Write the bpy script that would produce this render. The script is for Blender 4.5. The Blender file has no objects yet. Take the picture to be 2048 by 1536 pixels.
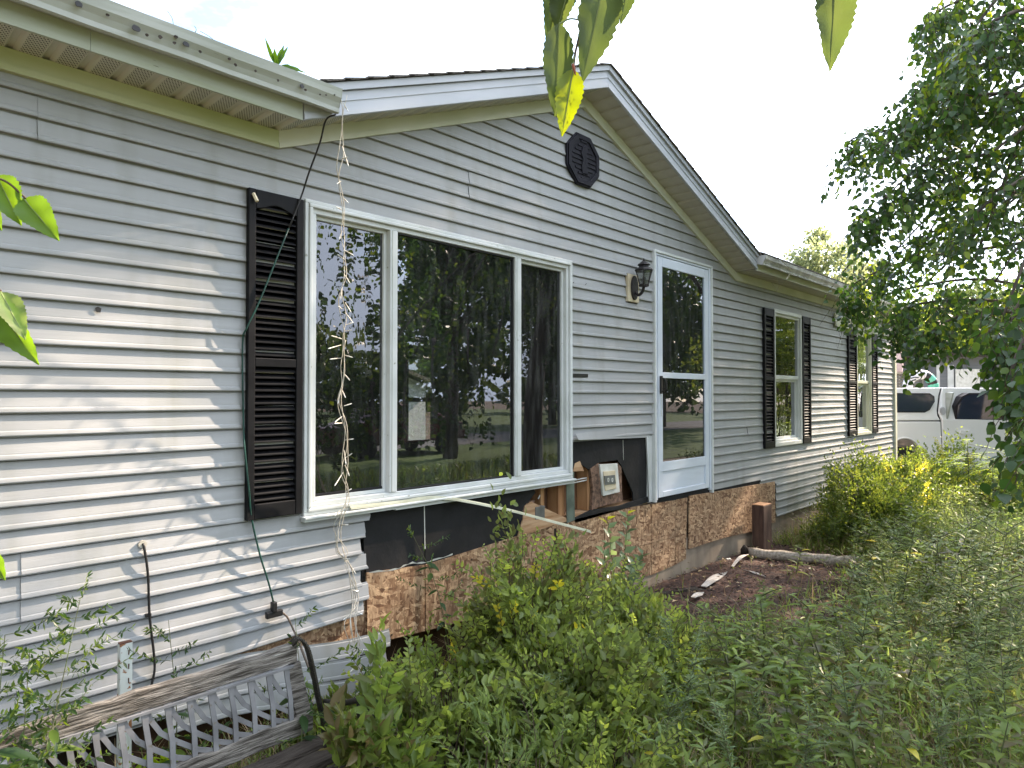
import bpy, math, random
import numpy as np
from math import sin, cos, pi, radians, atan, sqrt
from mathutils import Vector, Matrix
random.seed(7); RNG = np.random.default_rng(11)
SC = bpy.context.scene; COL = SC.collection

# ------------------------------------------------------------------ camera
FPX = 1340.0; TH = atan(1271/FPX); PT = atan(24/FPX); DC = 3.2; HC = 1.68
CAM = np.array([0, -DC, HC])
_h = np.array([cos(TH), sin(TH), 0.0])
FWD = _h*cos(PT) + np.array([0, 0, sin(PT)])
RGT = np.array([sin(TH), -cos(TH), 0.0]); UPV = np.cross(RGT, FWD)
cd = bpy.data.cameras.new('camera'); cam = bpy.data.objects.new('camera', cd); COL.objects.link(cam)
cd.sensor_width = 36.0; cd.lens = FPX/2048*36.0; cd.clip_start = 0.05; cd.clip_end = 600
m = Matrix.Identity(4)
for i in range(3):
    m[i][0] = RGT[i]; m[i][1] = UPV[i]; m[i][2] = -FWD[i]; m[i][3] = CAM[i]
cam.matrix_world = m
SC.camera = cam

# ------------------------------------------------------------------ sky, sun, exposure
ELEV, AZ = radians(36), radians(13)          # sun low, off the far right end of the facade, a little in front of it
SUN = np.array([cos(AZ)*cos(ELEV), -sin(AZ)*cos(ELEV), sin(ELEV)])
w = bpy.data.worlds.new('World'); SC.world = w; w.use_nodes = True
nt = w.node_tree; nt.nodes.clear()
out = nt.nodes.new('ShaderNodeOutputWorld'); bg = nt.nodes.new('ShaderNodeBackground')
sky = nt.nodes.new('ShaderNodeTexSky'); sky.sky_type = 'NISHITA'; sky.sun_disc = False
sky.sun_elevation = ELEV; sky.sun_rotation = math.atan2(SUN[0], SUN[1])
sky.air_density = 1.0; sky.dust_density = 0.8
tc = nt.nodes.new('ShaderNodeTexCoord'); mp = nt.nodes.new('ShaderNodeMapping')
mp.inputs['Scale'].default_value = (1, 1, 2.2); mp.inputs['Location'].default_value = (13.6, 7.2, 18.4)
nz = nt.nodes.new('ShaderNodeTexNoise'); nz.inputs['Scale'].default_value = 2.1; nz.inputs['Detail'].default_value = 7
nz.inputs['Roughness'].default_value = 0.58
cr = nt.nodes.new('ShaderNodeValToRGB')
cr.color_ramp.elements[0].position = 0.39; cr.color_ramp.elements[0].color = (0.12, 0.12, 0.12, 1)
cr.color_ramp.elements[1].position = 0.475; cr.color_ramp.elements[1].color = (1, 1, 1, 1)
mx = nt.nodes.new('ShaderNodeMix'); mx.data_type = 'RGBA'
mx.inputs['B'].default_value = (3.85, 4.2, 4.85, 1)
L = nt.links.new
L(tc.outputs['Generated'], mp.inputs['Vector']); L(mp.outputs['Vector'], nz.inputs['Vector'])
L(nz.outputs['Fac'], cr.inputs['Fac']); L(cr.outputs['Color'], mx.inputs['Factor'])
L(sky.outputs['Color'], mx.inputs['A']); L(mx.outputs['Result'], bg.inputs['Color'])
# thin cloud glows brighter towards the sun
dt = nt.nodes.new('ShaderNodeVectorMath'); dt.operation = 'DOT_PRODUCT'; dt.inputs[1].default_value = tuple(SUN)
mr = nt.nodes.new('ShaderNodeMapRange'); mr.inputs['From Min'].default_value = 0.3; mr.inputs['From Max'].default_value = 1.0; mr.inputs['To Min'].default_value = 1.0; mr.inputs['To Max'].default_value = 2.2; mr.interpolation_type = 'SMOOTHSTEP'
vm = nt.nodes.new('ShaderNodeVectorMath'); vm.operation = 'SCALE'
L(tc.outputs['Generated'], dt.inputs[0]); L(dt.outputs['Value'], mr.inputs['Value']); L(mx.outputs['Result'], vm.inputs[0]); L(mr.outputs['Result'], vm.inputs['Scale']); L(vm.outputs['Vector'], bg.inputs['Color'])
L(bg.outputs['Background'], out.inputs['Surface'])
bg.inputs['Strength'].default_value = 0.12
sl = bpy.data.lights.new('sun', 'SUN'); sl.energy = 5.0; sl.angle = radians(0.9); sl.color = (1.0, 0.81, 0.63)
so = bpy.data.objects.new('sun', sl); COL.objects.link(so)
so.rotation_euler = Vector(SUN).to_track_quat('Z', 'Y').to_euler(); so.location = (20, -5, 15)
SC.view_settings.view_transform = 'Standard'; SC.view_settings.look = 'None'
SC.view_settings.exposure = 2.08; SC.view_settings.gamma = 1.0
SC.cycles.max_bounces = 7; SC.cycles.transparent_max_bounces = 10
SC.cycles.diffuse_bounces = 4; SC.cycles.glossy_bounces = 3

# ------------------------------------------------------------------ helpers
def ray(px, py): return FWD + RGT*(px-1024)/FPX + UPV*(768-py)/FPX
def onY(px, py, y=0.0):
    d = ray(px, py); return CAM + d*((y-CAM[1])/d[1])
def onZ(px, py, z=0.0):
    d = ray(px, py); return CAM + d*((z-CAM[2])/d[2])
def at(px, py, dep): return CAM + ray(px, py)*dep
def proj(P):
    v = np.atleast_2d(P)-CAM; wv = v@FWD
    wv2 = np.where(np.abs(wv) < 1e-6, 1e-6, wv)
    return 1024+FPX*(v@RGT)/wv2, 768-FPX*(v@UPV)/wv2, wv

def thing(name, label, cat, loc=(0, 0, 0), group=None):
    o = bpy.data.objects.new(name, None); COL.objects.link(o); o.location = loc
    o.empty_display_size = 0.1
    tag(o, label, cat, group); o['org'] = [float(c) for c in loc]
    return o
def tag(o, label=None, cat=None, group=None, kind=None):
    if label: o['label'] = label
    if cat: o['category'] = cat
    if group: o['group'] = group
    if kind: o['kind'] = kind
    return o
def org(parent):
    while parent is not None:
        if 'org' in parent: return Vector(parent['org'])
        parent = parent.parent
    return Vector((0, 0, 0))

class B:
    def __init__(s): s.v = []; s.f = []
    def box(s, x0, x1, y0, y1, z0, z1):
        n = len(s.v)
        s.v += [(x0,y0,z0),(x1,y0,z0),(x1,y1,z0),(x0,y1,z0),(x0,y0,z1),(x1,y0,z1),(x1,y1,z1),(x0,y1,z1)]
        s.f += [tuple(n+i for i in q) for q in ((0,3,2,1),(4,5,6,7),(0,1,5,4),(1,2,6,5),(2,3,7,6),(3,0,4,7))]
        return s
    def bar(s, a, b, w, h, up=(0, 0, 1)):
        a = Vector(a); b = Vector(b); d = (b-a).normalized(); up = Vector(up)
        x = d.cross(up)
        if x.length < 1e-4: x = d.cross(Vector((1, 0, 0)))
        x.normalize(); z = x.cross(d)
        n = len(s.v)
        for p in (a, b):
            for sx, sz in ((-1,-1),(1,-1),(1,1),(-1,1)): s.v.append(tuple(p + x*sx*w/2 + z*sz*h/2))
        s.f += [(n,n+3,n+2,n+1),(n+4,n+5,n+6,n+7)] + [(n+i,n+(i+1)%4,n+4+(i+1)%4,n+4+i) for i in range(4)]
        return s
    def prism(s, poly, y0, y1, ax='y'):
        n = len(s.v); k = len(poly)
        for t in (y0, y1):
            for a, b in poly:
                s.v.append((a, t, b) if ax == 'y' else ((t, a, b) if ax == 'x' else (a, b, t)))
        s.f += [tuple(n+i for i in range(k)), tuple(n+k+i for i in reversed(range(k)))]
        s.f += [(n+i, n+k+i, n+k+(i+1)%k, n+(i+1)%k) for i in range(k)]
        return s
    def tube(s, pts, r, n=6, caps=True):
        pts = [Vector(p) for p in pts]; m0 = len(s.v); K = len(pts)
        rs = r if hasattr(r, '__len__') else [r]*K
        ref = Vector((0.31, 0.2, 0.93))
        for i, p in enumerate(pts):
            d = (pts[min(i+1, K-1)]-pts[max(i-1, 0)])
            d = d.normalized() if d.length > 1e-9 else Vector((0, 0, 1))
            x = d.cross(ref)
            if x.length < 0.05: x = d.cross(Vector((1, 0, 0)))
            x.normalize(); y = d.cross(x)
            for j in range(n):
                a = 2*pi*j/n; s.v.append(tuple(p + (x*cos(a)+y*sin(a))*rs[i]))
        for i in range(K-1):
            for j in range(n):
                a = m0+i*n+j; b = m0+i*n+(j+1) % n
                s.f.append((a, b, b+n, a+n))
        if caps:
            s.f.append(tuple(m0+j for j in reversed(range(n)))); s.f.append(tuple(m0+(K-1)*n+j for j in range(n)))
        return s
    def lathe(s, c, prof, n=12, sx=1, sy=1):
        m0 = len(s.v); K = len(prof)
        for r, z in prof:
            for j in range(n):
                a = 2*pi*j/n; s.v.append((c[0]+r*cos(a)*sx, c[1]+r*sin(a)*sy, c[2]+z))
        for i in range(K-1):
            for j in range(n):
                a = m0+i*n+j; b = m0+i*n+(j+1) % n
                s.f.append((a, b, b+n, a+n))
        s.f.append(tuple(m0+j for j in reversed(range(n)))); s.f.append(tuple(m0+(K-1)*n+j for j in range(n)))
        return s
    def build(s, name, mat, parent=None, smooth=False, bev=0, loc=None):
        me = bpy.data.meshes.new(name)
        o = org(parent) if parent is not None else Vector(loc or (0, 0, 0))
        me.from_pydata([(a-o[0], b-o[1], c-o[2]) for a, b, c in s.v], [], s.f)
        me.validate(); me.update()
        if mat: me.materials.append(mat)
        if smooth:
            me.polygons.foreach_set('use_smooth', [True]*len(me.polygons))
        ob = bpy.data.objects.new(name, me); COL.objects.link(ob)
        if parent is not None: ob.parent = parent
        else: ob.location = o; ob['org'] = list(o)
        if bev:
            md = ob.modifiers.new('bevel', 'BEVEL'); md.width = bev; md.segments = 2; md.limit_method = 'ANGLE'
        return ob

def smoothline(pts, n=8):
    P = [np.array(p, float) for p in pts]; P = [2*P[0]-P[1]]+P+[2*P[-1]-P[-2]]; o = []
    for i in range(1, len(P)-2):
        for k in range(n):
            t = k/n; a, b, c, d = P[i-1:i+3]
            o.append(tuple(0.5*((2*b)+(-a+c)*t+(2*a-5*b+4*c-d)*t*t+(-a+3*b-3*c+d)*t**3)))
    o.append(tuple(P[-2])); return o

# ------------------------------------------------------------------ materials
def newmat(name):
    m = bpy.data.materials.new(name); m.use_nodes = True; n = m.node_tree
    return m, n, n.nodes['Principled BSDF'], n.links.new
def nd(n, t, **k):
    x = n.nodes.new(t)
    for a, b in k.items():
        if a in x.inputs: x.inputs[a].default_value = b
        else: setattr(x, a, b)
    return x
def mat(name, c1, c2=None, scale=6, rough=0.6, bump=0.0, stretch=(1, 1, 1), detail=6, lo=0.35, hi=0.65, metal=0, spec=0.4, bscale=None, speck=None, rnd=0.0):
    m, n, p, l = newmat(name)
    p.inputs['Roughness'].default_value = rough; p.inputs['Metallic'].default_value = metal
    p.inputs['Specular IOR Level'].default_value = spec
    tcn = nd(n, 'ShaderNodeTexCoord'); mpn = nd(n, 'ShaderNodeMapping'); mpn.inputs['Scale'].default_value = stretch
    l(tcn.outputs['Object'], mpn.inputs['Vector'])
    no = nd(n, 'ShaderNodeTexNoise', Scale=scale, Detail=detail); l(mpn.outputs['Vector'], no.inputs['Vector'])
    c2 = c2 or tuple(x*0.82 for x in c1)
    r = nd(n, 'ShaderNodeValToRGB'); r.color_ramp.elements[0].position = lo; r.color_ramp.elements[1].position = hi
    r.color_ramp.elements[0].color = (*c2, 1); r.color_ramp.elements[1].color = (*c1, 1)
    l(no.outputs['Fac'], r.inputs['Fac']); col = r.outputs['Color']
    if speck:   # (colour, scale, threshold)
        n2 = nd(n, 'ShaderNodeTexNoise', Scale=speck[1], Detail=3); l(mpn.outputs['Vector'], n2.inputs['Vector'])
        r2 = nd(n, 'ShaderNodeValToRGB'); r2.color_ramp.elements[0].position = speck[2]; r2.color_ramp.elements[1].position = speck[2]+0.03
        l(n2.outputs['Fac'], r2.inputs['Fac'])
        mm = nd(n, 'ShaderNodeMix', data_type='RGBA'); mm.inputs['B'].default_value = (*speck[0], 1)
        l(r2.outputs['Color'], mm.inputs['Factor']); l(col, mm.inputs['A']); col = mm.outputs['Result']
    if rnd:
        oi = nd(n, 'ShaderNodeObjectInfo'); hs = nd(n, 'ShaderNodeHueSaturation'); mr = nd(n, 'ShaderNodeMapRange')
        mr.inputs['To Min'].default_value = 1-rnd; mr.inputs['To Max'].default_value = 1+rnd
        l(oi.outputs['Random'], mr.inputs['Value']); l(mr.outputs['Result'], hs.inputs['Value']); l(col, hs.inputs['Color']); col = hs.outputs['Color']
    l(col, p.inputs['Base Color'])
    if bump:
        nb = nd(n, 'ShaderNodeTexNoise', Scale=bscale or scale*4, Detail=6); l(mpn.outputs['Vector'], nb.inputs['Vector'])
        b = nd(n, 'ShaderNodeBump', Strength=bump, Distance=0.01); l(nb.outputs['Fac'], b.inputs['Height']); l(b.outputs['Normal'], p.inputs['Normal'])
    return m

def siding_material():
    m, n, p, l = newmat('vinyl_siding'); p.inputs['Roughness'].default_value = 0.55; p.inputs['Specular IOR Level'].default_value = 0.2
    tcn = nd(n, 'ShaderNodeTexCoord')
    a = nd(n, 'ShaderNodeMapping'); a.inputs['Scale'].default_value = (0.7, 1, 9); l(tcn.outputs['Object'], a.inputs['Vector'])
    n1 = nd(n, 'ShaderNodeTexNoise', Scale=2.0, Detail=8, Roughness=0.65); l(a.outputs['Vector'], n1.inputs['Vector'])
    r = nd(n, 'ShaderNodeValToRGB'); e = r.color_ramp.elements
    e[0].position = 0.3; e[0].color = (0.292, 0.298, 0.298, 1); e[1].position = 0.7; e[1].color = (0.350, 0.356, 0.360, 1)
    l(n1.outputs['Fac'], r.inputs['Fac'])
    # algae / dust drips
    b = nd(n, 'ShaderNodeMapping'); b.inputs['Scale'].default_value = (3.0, 1, 0.35); l(tcn.outputs['Object'], b.inputs['Vector'])
    n2 = nd(n, 'ShaderNodeTexNoise', Scale=2.2, Detail=7); l(b.outputs['Vector'], n2.inputs['Vector'])
    r2 = nd(n, 'ShaderNodeValToRGB'); r2.color_ramp.elements[0].position = 0.52; r2.color_ramp.elements[1].position = 0.78
    r2.color_ramp.elements[1].color = (0.55, 0.55, 0.55, 1)
    l(n2.outputs['Fac'], r2.inputs['Fac'])
    sz = nd(n, 'ShaderNodeSeparateXYZ'); l(tcn.outputs['Object'], sz.inputs[0])
    gr = nd(n, 'ShaderNodeMapRange'); gr.inputs['From Min'].default_value = 0.9; gr.inputs['From Max'].default_value = 0.1; gr.inputs['To Max'].default_value = 0.16; l(sz.outputs[2], gr.inputs['Value'])
    ga = nd(n, 'ShaderNodeMath', operation='ADD'); l(n2.outputs['Fac'], ga.inputs[0]); l(gr.outputs['Result'], ga.inputs[1]); l(ga.outputs[0], r2.inputs['Fac'])
    mm = nd(n, 'ShaderNodeMix', data_type='RGBA'); mm.inputs['B'].default_value = (0.215, 0.22, 0.18, 1)
    l(r2.outputs['Color'], mm.inputs['Factor']); l(r.outputs['Color'], mm.inputs['A'])
    l(mm.outputs['Result'], p.inputs['Base Color'])
    g = nd(n, 'ShaderNodeMapping'); g.inputs['Scale'].default_value = (2, 30, 60); l(tcn.outputs['Object'], g.inputs['Vector'])
    n3 = nd(n, 'ShaderNodeTexNoise', Scale=5.0, Detail=5); l(g.outputs['Vector'], n3.inputs['Vector'])
    n4 = nd(n, 'ShaderNodeTexNoise', Scale=1.1, Detail=2); l(tcn.outputs['Object'], n4.inputs['Vector'])
    bu = nd(n, 'ShaderNodeBump', Strength=0.15, Distance=0.003); l(n3.outputs['Fac'], bu.inputs['Height'])
    bu2 = nd(n, 'ShaderNodeBump', Strength=0.12, Distance=0.03); l(n4.outputs['Fac'], bu2.inputs['Height'])
    l(bu.outputs['Normal'], bu2.inputs['Normal']); l(bu2.outputs['Normal'], p.inputs['Normal'])
    return m

def osb_material():
    m, n, p, l = newmat('oriented_strand_board'); p.inputs['Roughness'].default_value = 0.75
    tcn = nd(n, 'ShaderNodeTexCoord'); col = None; hgt = None
    warp = nd(n, 'ShaderNodeTexNoise', Scale=3.0, Detail=2); l(tcn.outputs['Object'], warp.inputs['Vector'])
    for i, (ang, sc, st) in enumerate(((0.5, 11, (1, 1, 4.0)), (-0.8, 14, (1, 1, 4.2)), (1.45, 12, (1, 1, 4.6)), (-0.15, 17, (1, 1, 3.6)))):
        ma = nd(n, 'ShaderNodeMapping'); ma.inputs['Rotation'].default_value = (0, ang, 0); ma.inputs['Location'].default_value = (i*3.1, i, i*1.7)
        ms = nd(n, 'ShaderNodeMapping'); ms.inputs['Scale'].default_value = (st[0], 0.02, st[2])
        ad = nd(n, 'ShaderNodeVectorMath', operation='MULTIPLY_ADD'); ad.inputs[1].default_value = (0.10, 0.10, 0.10)
        l(warp.outputs['Color'], ad.inputs[0]); l(tcn.outputs['Object'], ad.inputs[2])
        l(ad.outputs[0], ma.inputs['Vector']); l(ma.outputs['Vector'], ms.inputs['Vector'])
        vo = nd(n, 'ShaderNodeTexVoronoi', Scale=sc); l(ms.outputs['Vector'], vo.inputs['Vector'])
        sep = nd(n, 'ShaderNodeSeparateColor'); l(vo.outputs['Color'], sep.inputs['Color'])
        r = nd(n, 'ShaderNodeValToRGB'); e = r.color_ramp.elements
        e[0].position = 0.0; e[0].color = (0.15, 0.07, 0.03, 1); e[1].position = 1; e[1].color = (0.66, 0.47, 0.28, 1)
        x = e.new(0.35); x.color = (0.34, 0.21, 0.115, 1); x = e.new(0.7); x.color = (0.45, 0.31, 0.185, 1)
        l(sep.outputs['Red'], r.inputs['Fac'])
        if col is None: col = r.outputs['Color']; hgt = sep.outputs['Red']
        else:
            gt = nd(n, 'ShaderNodeMath', operation='GREATER_THAN'); gt.inputs[1].default_value = 0.58; l(sep.outputs['Green'], gt.inputs[0])
            mm = nd(n, 'ShaderNodeMix', data_type='RGBA'); l(gt.outputs[0], mm.inputs['Factor']); l(col, mm.inputs['A']); l(r.outputs['Color'], mm.inputs['B']); col = mm.outputs['Result']
            mh = nd(n, 'ShaderNodeMix', data_type='FLOAT'); l(gt.outputs[0], mh.inputs['Factor']); l(hgt, mh.inputs['A']); l(sep.outputs['Red'], mh.inputs['B']); hgt = mh.outputs['Result']
    dn = nd(n, 'ShaderNodeTexNoise', Scale=2.5, Detail=6); l(tcn.outputs['Object'], dn.inputs['Vector'])
    rr = nd(n, 'ShaderNodeValToRGB'); rr.color_ramp.elements[0].position = 0.3; rr.color_ramp.elements[0].color = (0.74, 0.70, 0.68, 1)
    rr.color_ramp.elements[1].position = 0.6; rr.color_ramp.elements[1].color = (0.95, 0.93, 0.93, 1); l(dn.outputs['Fac'], rr.inputs['Fac'])
    fm = nd(n, 'ShaderNodeMapping'); fm.inputs['Scale'].default_value = (1, 0.05, 0.28); fm.inputs['Rotation'].default_value = (0, 0.5, 0); l(tcn.outputs['Object'], fm.inputs['Vector'])
    fn = nd(n, 'ShaderNodeTexNoise', Scale=70.0, Detail=6); fn.inputs['Distortion'].default_value = 1.2; l(fm.outputs['Vector'], fn.inputs['Vector'])
    fr_ = nd(n, 'ShaderNodeValToRGB'); fr_.color_ramp.elements[0].position = 0.34; fr_.color_ramp.elements[0].color = (0.42, 0.36, 0.32, 1); fr_.color_ramp.elements[1].position = 0.60; fr_.color_ramp.elements[1].color = (1, 1, 1, 1); l(fn.outputs['Fac'], fr_.inputs['Fac'])
    m0 = nd(n, 'ShaderNodeMix', data_type='RGBA', blend_type='MULTIPLY'); m0.inputs['Factor'].default_value = 0.75; l(col, m0.inputs['A']); l(fr_.outputs['Color'], m0.inputs['B']); col = m0.outputs['Result']
    mu = nd(n, 'ShaderNodeMix', data_type='RGBA', blend_type='MULTIPLY'); mu.inputs['Factor'].default_value = 1
    l(col, mu.inputs['A']); l(rr.outputs['Color'], mu.inputs['B']); l(mu.outputs['Result'], p.inputs['Base Color'])
    bu = nd(n, 'ShaderNodeBump', Strength=0.7, Distance=0.003); l(hgt, bu.inputs['Height']); l(bu.outputs['Normal'], p.inputs['Normal'])
    return m

def leaf_material(name, dark, mid, light, trans=0.4, tcol=None, rough=0.38, yellow=None):
    m, n, p, l = newmat(name); p.inputs['Roughness'].default_value = rough; p.inputs['Specular IOR Level'].default_value = 0.42
    at_ = nd(n, 'ShaderNodeAttribute', attribute_name='leafvar')
    r = nd(n, 'ShaderNodeValToRGB'); e = r.color_ramp.elements
    e[0].color = (*dark, 1); e[1].color = (*light, 1); x = e.new(0.5); x.color = (*mid, 1)
    if yellow: x = e.new(0.97); x.color = (*light, 1); e[-1].color = (*yellow, 1)
    l(at_.outputs['Fac'], r.inputs['Fac']); l(r.outputs['Color'], p.inputs['Base Color'])
    tr = nd(n, 'ShaderNodeBsdfTranslucent'); hs = nd(n, 'ShaderNodeHueSaturation', Saturation=1.1, Value=2.3); hs.inputs['Hue'].default_value = 0.485
    l(r.outputs['Color'], hs.inputs['Color']); l(hs.outputs['Color'], tr.inputs['Color'])
    mi = nd(n, 'ShaderNodeMixShader'); mi.inputs['Fac'].default_value = trans
    l(p.outputs['BSDF'], mi.inputs[1]); l(tr.outputs['BSDF'], mi.inputs[2])
    l(mi.outputs[0], n.nodes['Material Output'].inputs['Surface'])
    return m

def glass_material(name, tint=(0.4, 0.42, 0.42), wavy=0.0, refl=1.0, dirt=0.03):
    m, n, p, l = newmat(name); n.nodes.remove(p)
    t = nd(n, 'ShaderNodeBsdfTransparent'); t.inputs['Color'].default_value = (*tint, 1)
    g = nd(n, 'ShaderNodeBsdfGlossy'); g.inputs['Roughness'].default_value = 0.0; g.inputs['Color'].default_value = (0.9, 0.93, 1.0, 1)
    fr = nd(n, 'ShaderNodeFresnel', IOR=1.5); mu = nd(n, 'ShaderNodeMath', operation='MULTIPLY_ADD', use_clamp=True)
    mu.inputs[1].default_value = 1.7*refl; mu.inputs[2].default_value = 0.03*refl; l(fr.outputs[0], mu.inputs[0])
    mi = nd(n, 'ShaderNodeMixShader'); l(mu.outputs[0], mi.inputs['Fac']); l(t.outputs[0], mi.inputs[1]); l(g.outputs[0], mi.inputs[2])
    d = nd(n, 'ShaderNodeBsdfDiffuse'); d.inputs['Color'].default_value = (0.35, 0.35, 0.33, 1)
    tcn = nd(n, 'ShaderNodeTexCoord'); mpn = nd(n, 'ShaderNodeMapping'); mpn.inputs['Scale'].default_value = (9, 1, 1.2); l(tcn.outputs['Object'], mpn.inputs['Vector'])
    dn = nd(n, 'ShaderNodeTexNoise', Scale=3.0, Detail=8); l(mpn.outputs['Vector'], dn.inputs['Vector'])
    rr = nd(n, 'ShaderNodeValToRGB'); rr.color_ramp.elements[0].position = 0.45; rr.color_ramp.elements[0].color = (dirt*0.5,)*3+(1,); rr.color_ramp.elements[1].position = 0.8; rr.color_ramp.elements[1].color = (dirt*3,)*3+(1,)
    l(dn.outputs['Fac'], rr.inputs['Fac'])
    m2 = nd(n, 'ShaderNodeMixShader'); l(rr.outputs['Color'], m2.inputs['Fac']); l(mi.outputs[0], m2.inputs[1]); l(d.outputs[0], m2.inputs[2])
    l(m2.outputs[0], n.nodes['Material Output'].inputs['Surface'])
    if wavy:
        w1 = nd(n, 'ShaderNodeTexNoise', Scale=1.3, Detail=2); w1.inputs['Distortion'].default_value = 1.5
        mp2 = nd(n, 'ShaderNodeMapping'); mp2.inputs['Scale'].default_value = (3.2, 1, 1); l(tcn.outputs['Object'], mp2.inputs['Vector']); l(mp2.outputs['Vector'], w1.inputs['Vector'])
        b = nd(n, 'ShaderNodeBump', Strength=wavy, Distance=0.02); l(w1.outputs['Fac'], b.inputs['Height']); l(b.outputs['Normal'], g.inputs['Normal'])
    return m

def soffit_perf_material():
    m, n, p, l = newmat('perforated_soffit'); p.inputs['Roughness'].default_value = 0.6
    tcn = nd(n, 'ShaderNodeTexCoord'); mp1 = nd(n, 'ShaderNodeMapping'); mp1.inputs['Scale'].default_value = (80, 42, 0); mp1.inputs['Rotation'].default_value = (0, 0, 0.0)
    l(tcn.outputs['Object'], mp1.inputs['Vector'])
    sx = nd(n, 'ShaderNodeSeparateXYZ'); l(mp1.outputs['Vector'], sx.inputs[0])
    def ab(o):
        f = nd(n, 'ShaderNodeMath', operation='FRACT'); l(o, f.inputs[0])
        s = nd(n, 'ShaderNodeMath', operation='SUBTRACT'); s.inputs[1].default_value = 0.5; l(f.outputs[0], s.inputs[0])
        a = nd(n, 'ShaderNodeMath', operation='ABSOLUTE'); l(s.outputs[0], a.inputs[0]); return a.outputs[0]
    def add(a, b):
        s = nd(n, 'ShaderNodeMath', operation='ADD'); l(a, s.inputs[0]); l(b, s.inputs[1]); return s.outputs[0]
    def sub(a, b):
        s = nd(n, 'ShaderNodeMath', operation='SUBTRACT'); l(a, s.inputs[0]); l(b, s.inputs[1]); return s.outputs[0]
    a1 = ab(add(sx.outputs[0], sx.outputs[1])); a2 = ab(sub(sx.outputs[0], sx.outputs[1]))
    mxn = nd(n, 'ShaderNodeMath', operation='MAXIMUM'); l(a1, mxn.inputs[0]); l(a2, mxn.inputs[1])
    lt = nd(n, 'ShaderNodeMath', operation='LESS_THAN'); lt.inputs[1].default_value = 0.27; l(mxn.outputs[0], lt.inputs[0])
    so_ = nd(n, 'ShaderNodeSeparateXYZ'); l(tcn.outputs['Object'], so_.inputs[0])
    l1 = nd(n, 'ShaderNodeMath', operation='LESS_THAN'); l1.inputs[1].default_value = 0.068; l(so_.outputs[0], l1.inputs[0])
    mul = nd(n, 'ShaderNodeMath', operation='MULTIPLY'); l(lt.outputs[0], mul.inputs[0]); l(l1.outputs[0], mul.inputs[1])
    mm = nd(n, 'ShaderNodeMix', data_type='RGBA'); mm.inputs['A'].default_value = (0.50, 0.49, 0.40, 1); mm.inputs['B'].default_value = (0.035, 0.033, 0.025, 1)
    l(mul.outputs[0], mm.inputs['Factor']); l(mm.outputs['Result'], p.inputs['Base Color'])
    return m

SIDING = siding_material(); OSB = osb_material(); PERF = soffit_perf_material()
TRIM = mat('white_trim_vinyl', (0.60, 0.62, 0.62), (0.49, 0.51, 0.49), 3, 0.42, speck=((0.30, 0.31, 0.26), 34, 0.70))
DOORW = mat('white_door_paint', (0.60, 0.66, 0.74), (0.54, 0.59, 0.67), 2, 0.38)
RAKE = mat('white_rake_metal', (0.43, 0.45, 0.49), (0.36, 0.38, 0.41), 1.6, 0.45)
FRIEZE = mat('algae_stained_frieze', (0.50, 0.52, 0.34), (0.38, 0.42, 0.20), 1.8, 0.6, stretch=(0.7, 1, 2))
FRIEZE2 = mat('cream_frieze', (0.60, 0.60, 0.50), (0.50, 0.51, 0.38), 2, 0.6)
FASCIA = mat('stained_fascia', (0.44, 0.47, 0.41), (0.32, 0.35, 0.24), 2.2, 0.5, stretch=(0.6, 1, 5), speck=((0.12, 0.11, 0.08), 26, 0.74))
GUTTER = mat('dented_gutter_metal', (0.40, 0.42, 0.39), (0.29, 0.31, 0.26), 2.2, 0.4, stretch=(0.5, 1, 4), speck=((0.07, 0.07, 0.06), 13, 0.735), spec=0.5)
SOFF = mat('plain_soffit', (0.46, 0.44, 0.40), (0.38, 0.36, 0.32), 5, 0.6)
SHUT = mat('black_shutter_plastic', (0.008, 0.008, 0.009), (0.004, 0.004, 0.005), 12, 0.55, spec=0.15)
SHINGLE = mat('grey_brown_shingle', (0.16, 0.14, 0.12), (0.07, 0.062, 0.055), 60, 0.9, bump=0.5, rnd=0.2)
VENT = mat('dark_purple_plastic', (0.013, 0.012, 0.019), (0.009, 0.009, 0.014), 8, 0.6, spec=0.2)
FELT = mat('black_fibreboard', (0.012, 0.012, 0.013), (0.007, 0.007, 0.007), 5, 0.85, bump=0.5, bscale=14, speck=((0.085, 0.085, 0.08), 11, 0.74))
STUD = mat('pine_stud', (0.44, 0.25, 0.12), (0.27, 0.13, 0.055), 5, 0.7, stretch=(3, 3, 0.6), bump=0.2)
PINE = mat('pine_plate', (0.48, 0.32, 0.19), (0.28, 0.15, 0.07), 6, 0.75, stretch=(0.6, 3, 5), bump=0.3)
CHIP = mat('crumbling_chipboard', (0.25, 0.15, 0.10), (0.08, 0.05, 0.035), 40, 0.9, bump=1.0)
STEEL = mat('galvanised_strap', (0.22, 0.27, 0.25), (0.12, 0.15, 0.14), 9, 0.4, metal=0.6)
CONC = mat('concrete_foundation', (0.34, 0.28, 0.21), (0.18, 0.145, 0.11), 3.2, 0.9, bump=0.25, stretch=(1, 1, 0.5))
MULCH = mat('red_brown_mulch', (0.10, 0.055, 0.040), (0.025, 0.015, 0.012), 26, 0.95, bump=1.0, bscale=60)
SOIL = mat('weedy_soil', (0.17, 0.125, 0.085), (0.07, 0.05, 0.035), 7, 0.95, bump=0.8)
LAWN = mat('lawn_grass', (0.085, 0.14, 0.025), (0.045, 0.08, 0.015), 3, 0.9, bump=0.6)
GRAVEL = mat('pale_gravel', (0.42, 0.37, 0.33), (0.3, 0.26, 0.22), 30, 0.95, bump=0.6)
ASPH = mat('worn_asphalt', (0.16, 0.16, 0.16), (0.10, 0.10, 0.10), 20, 0.9)
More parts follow.
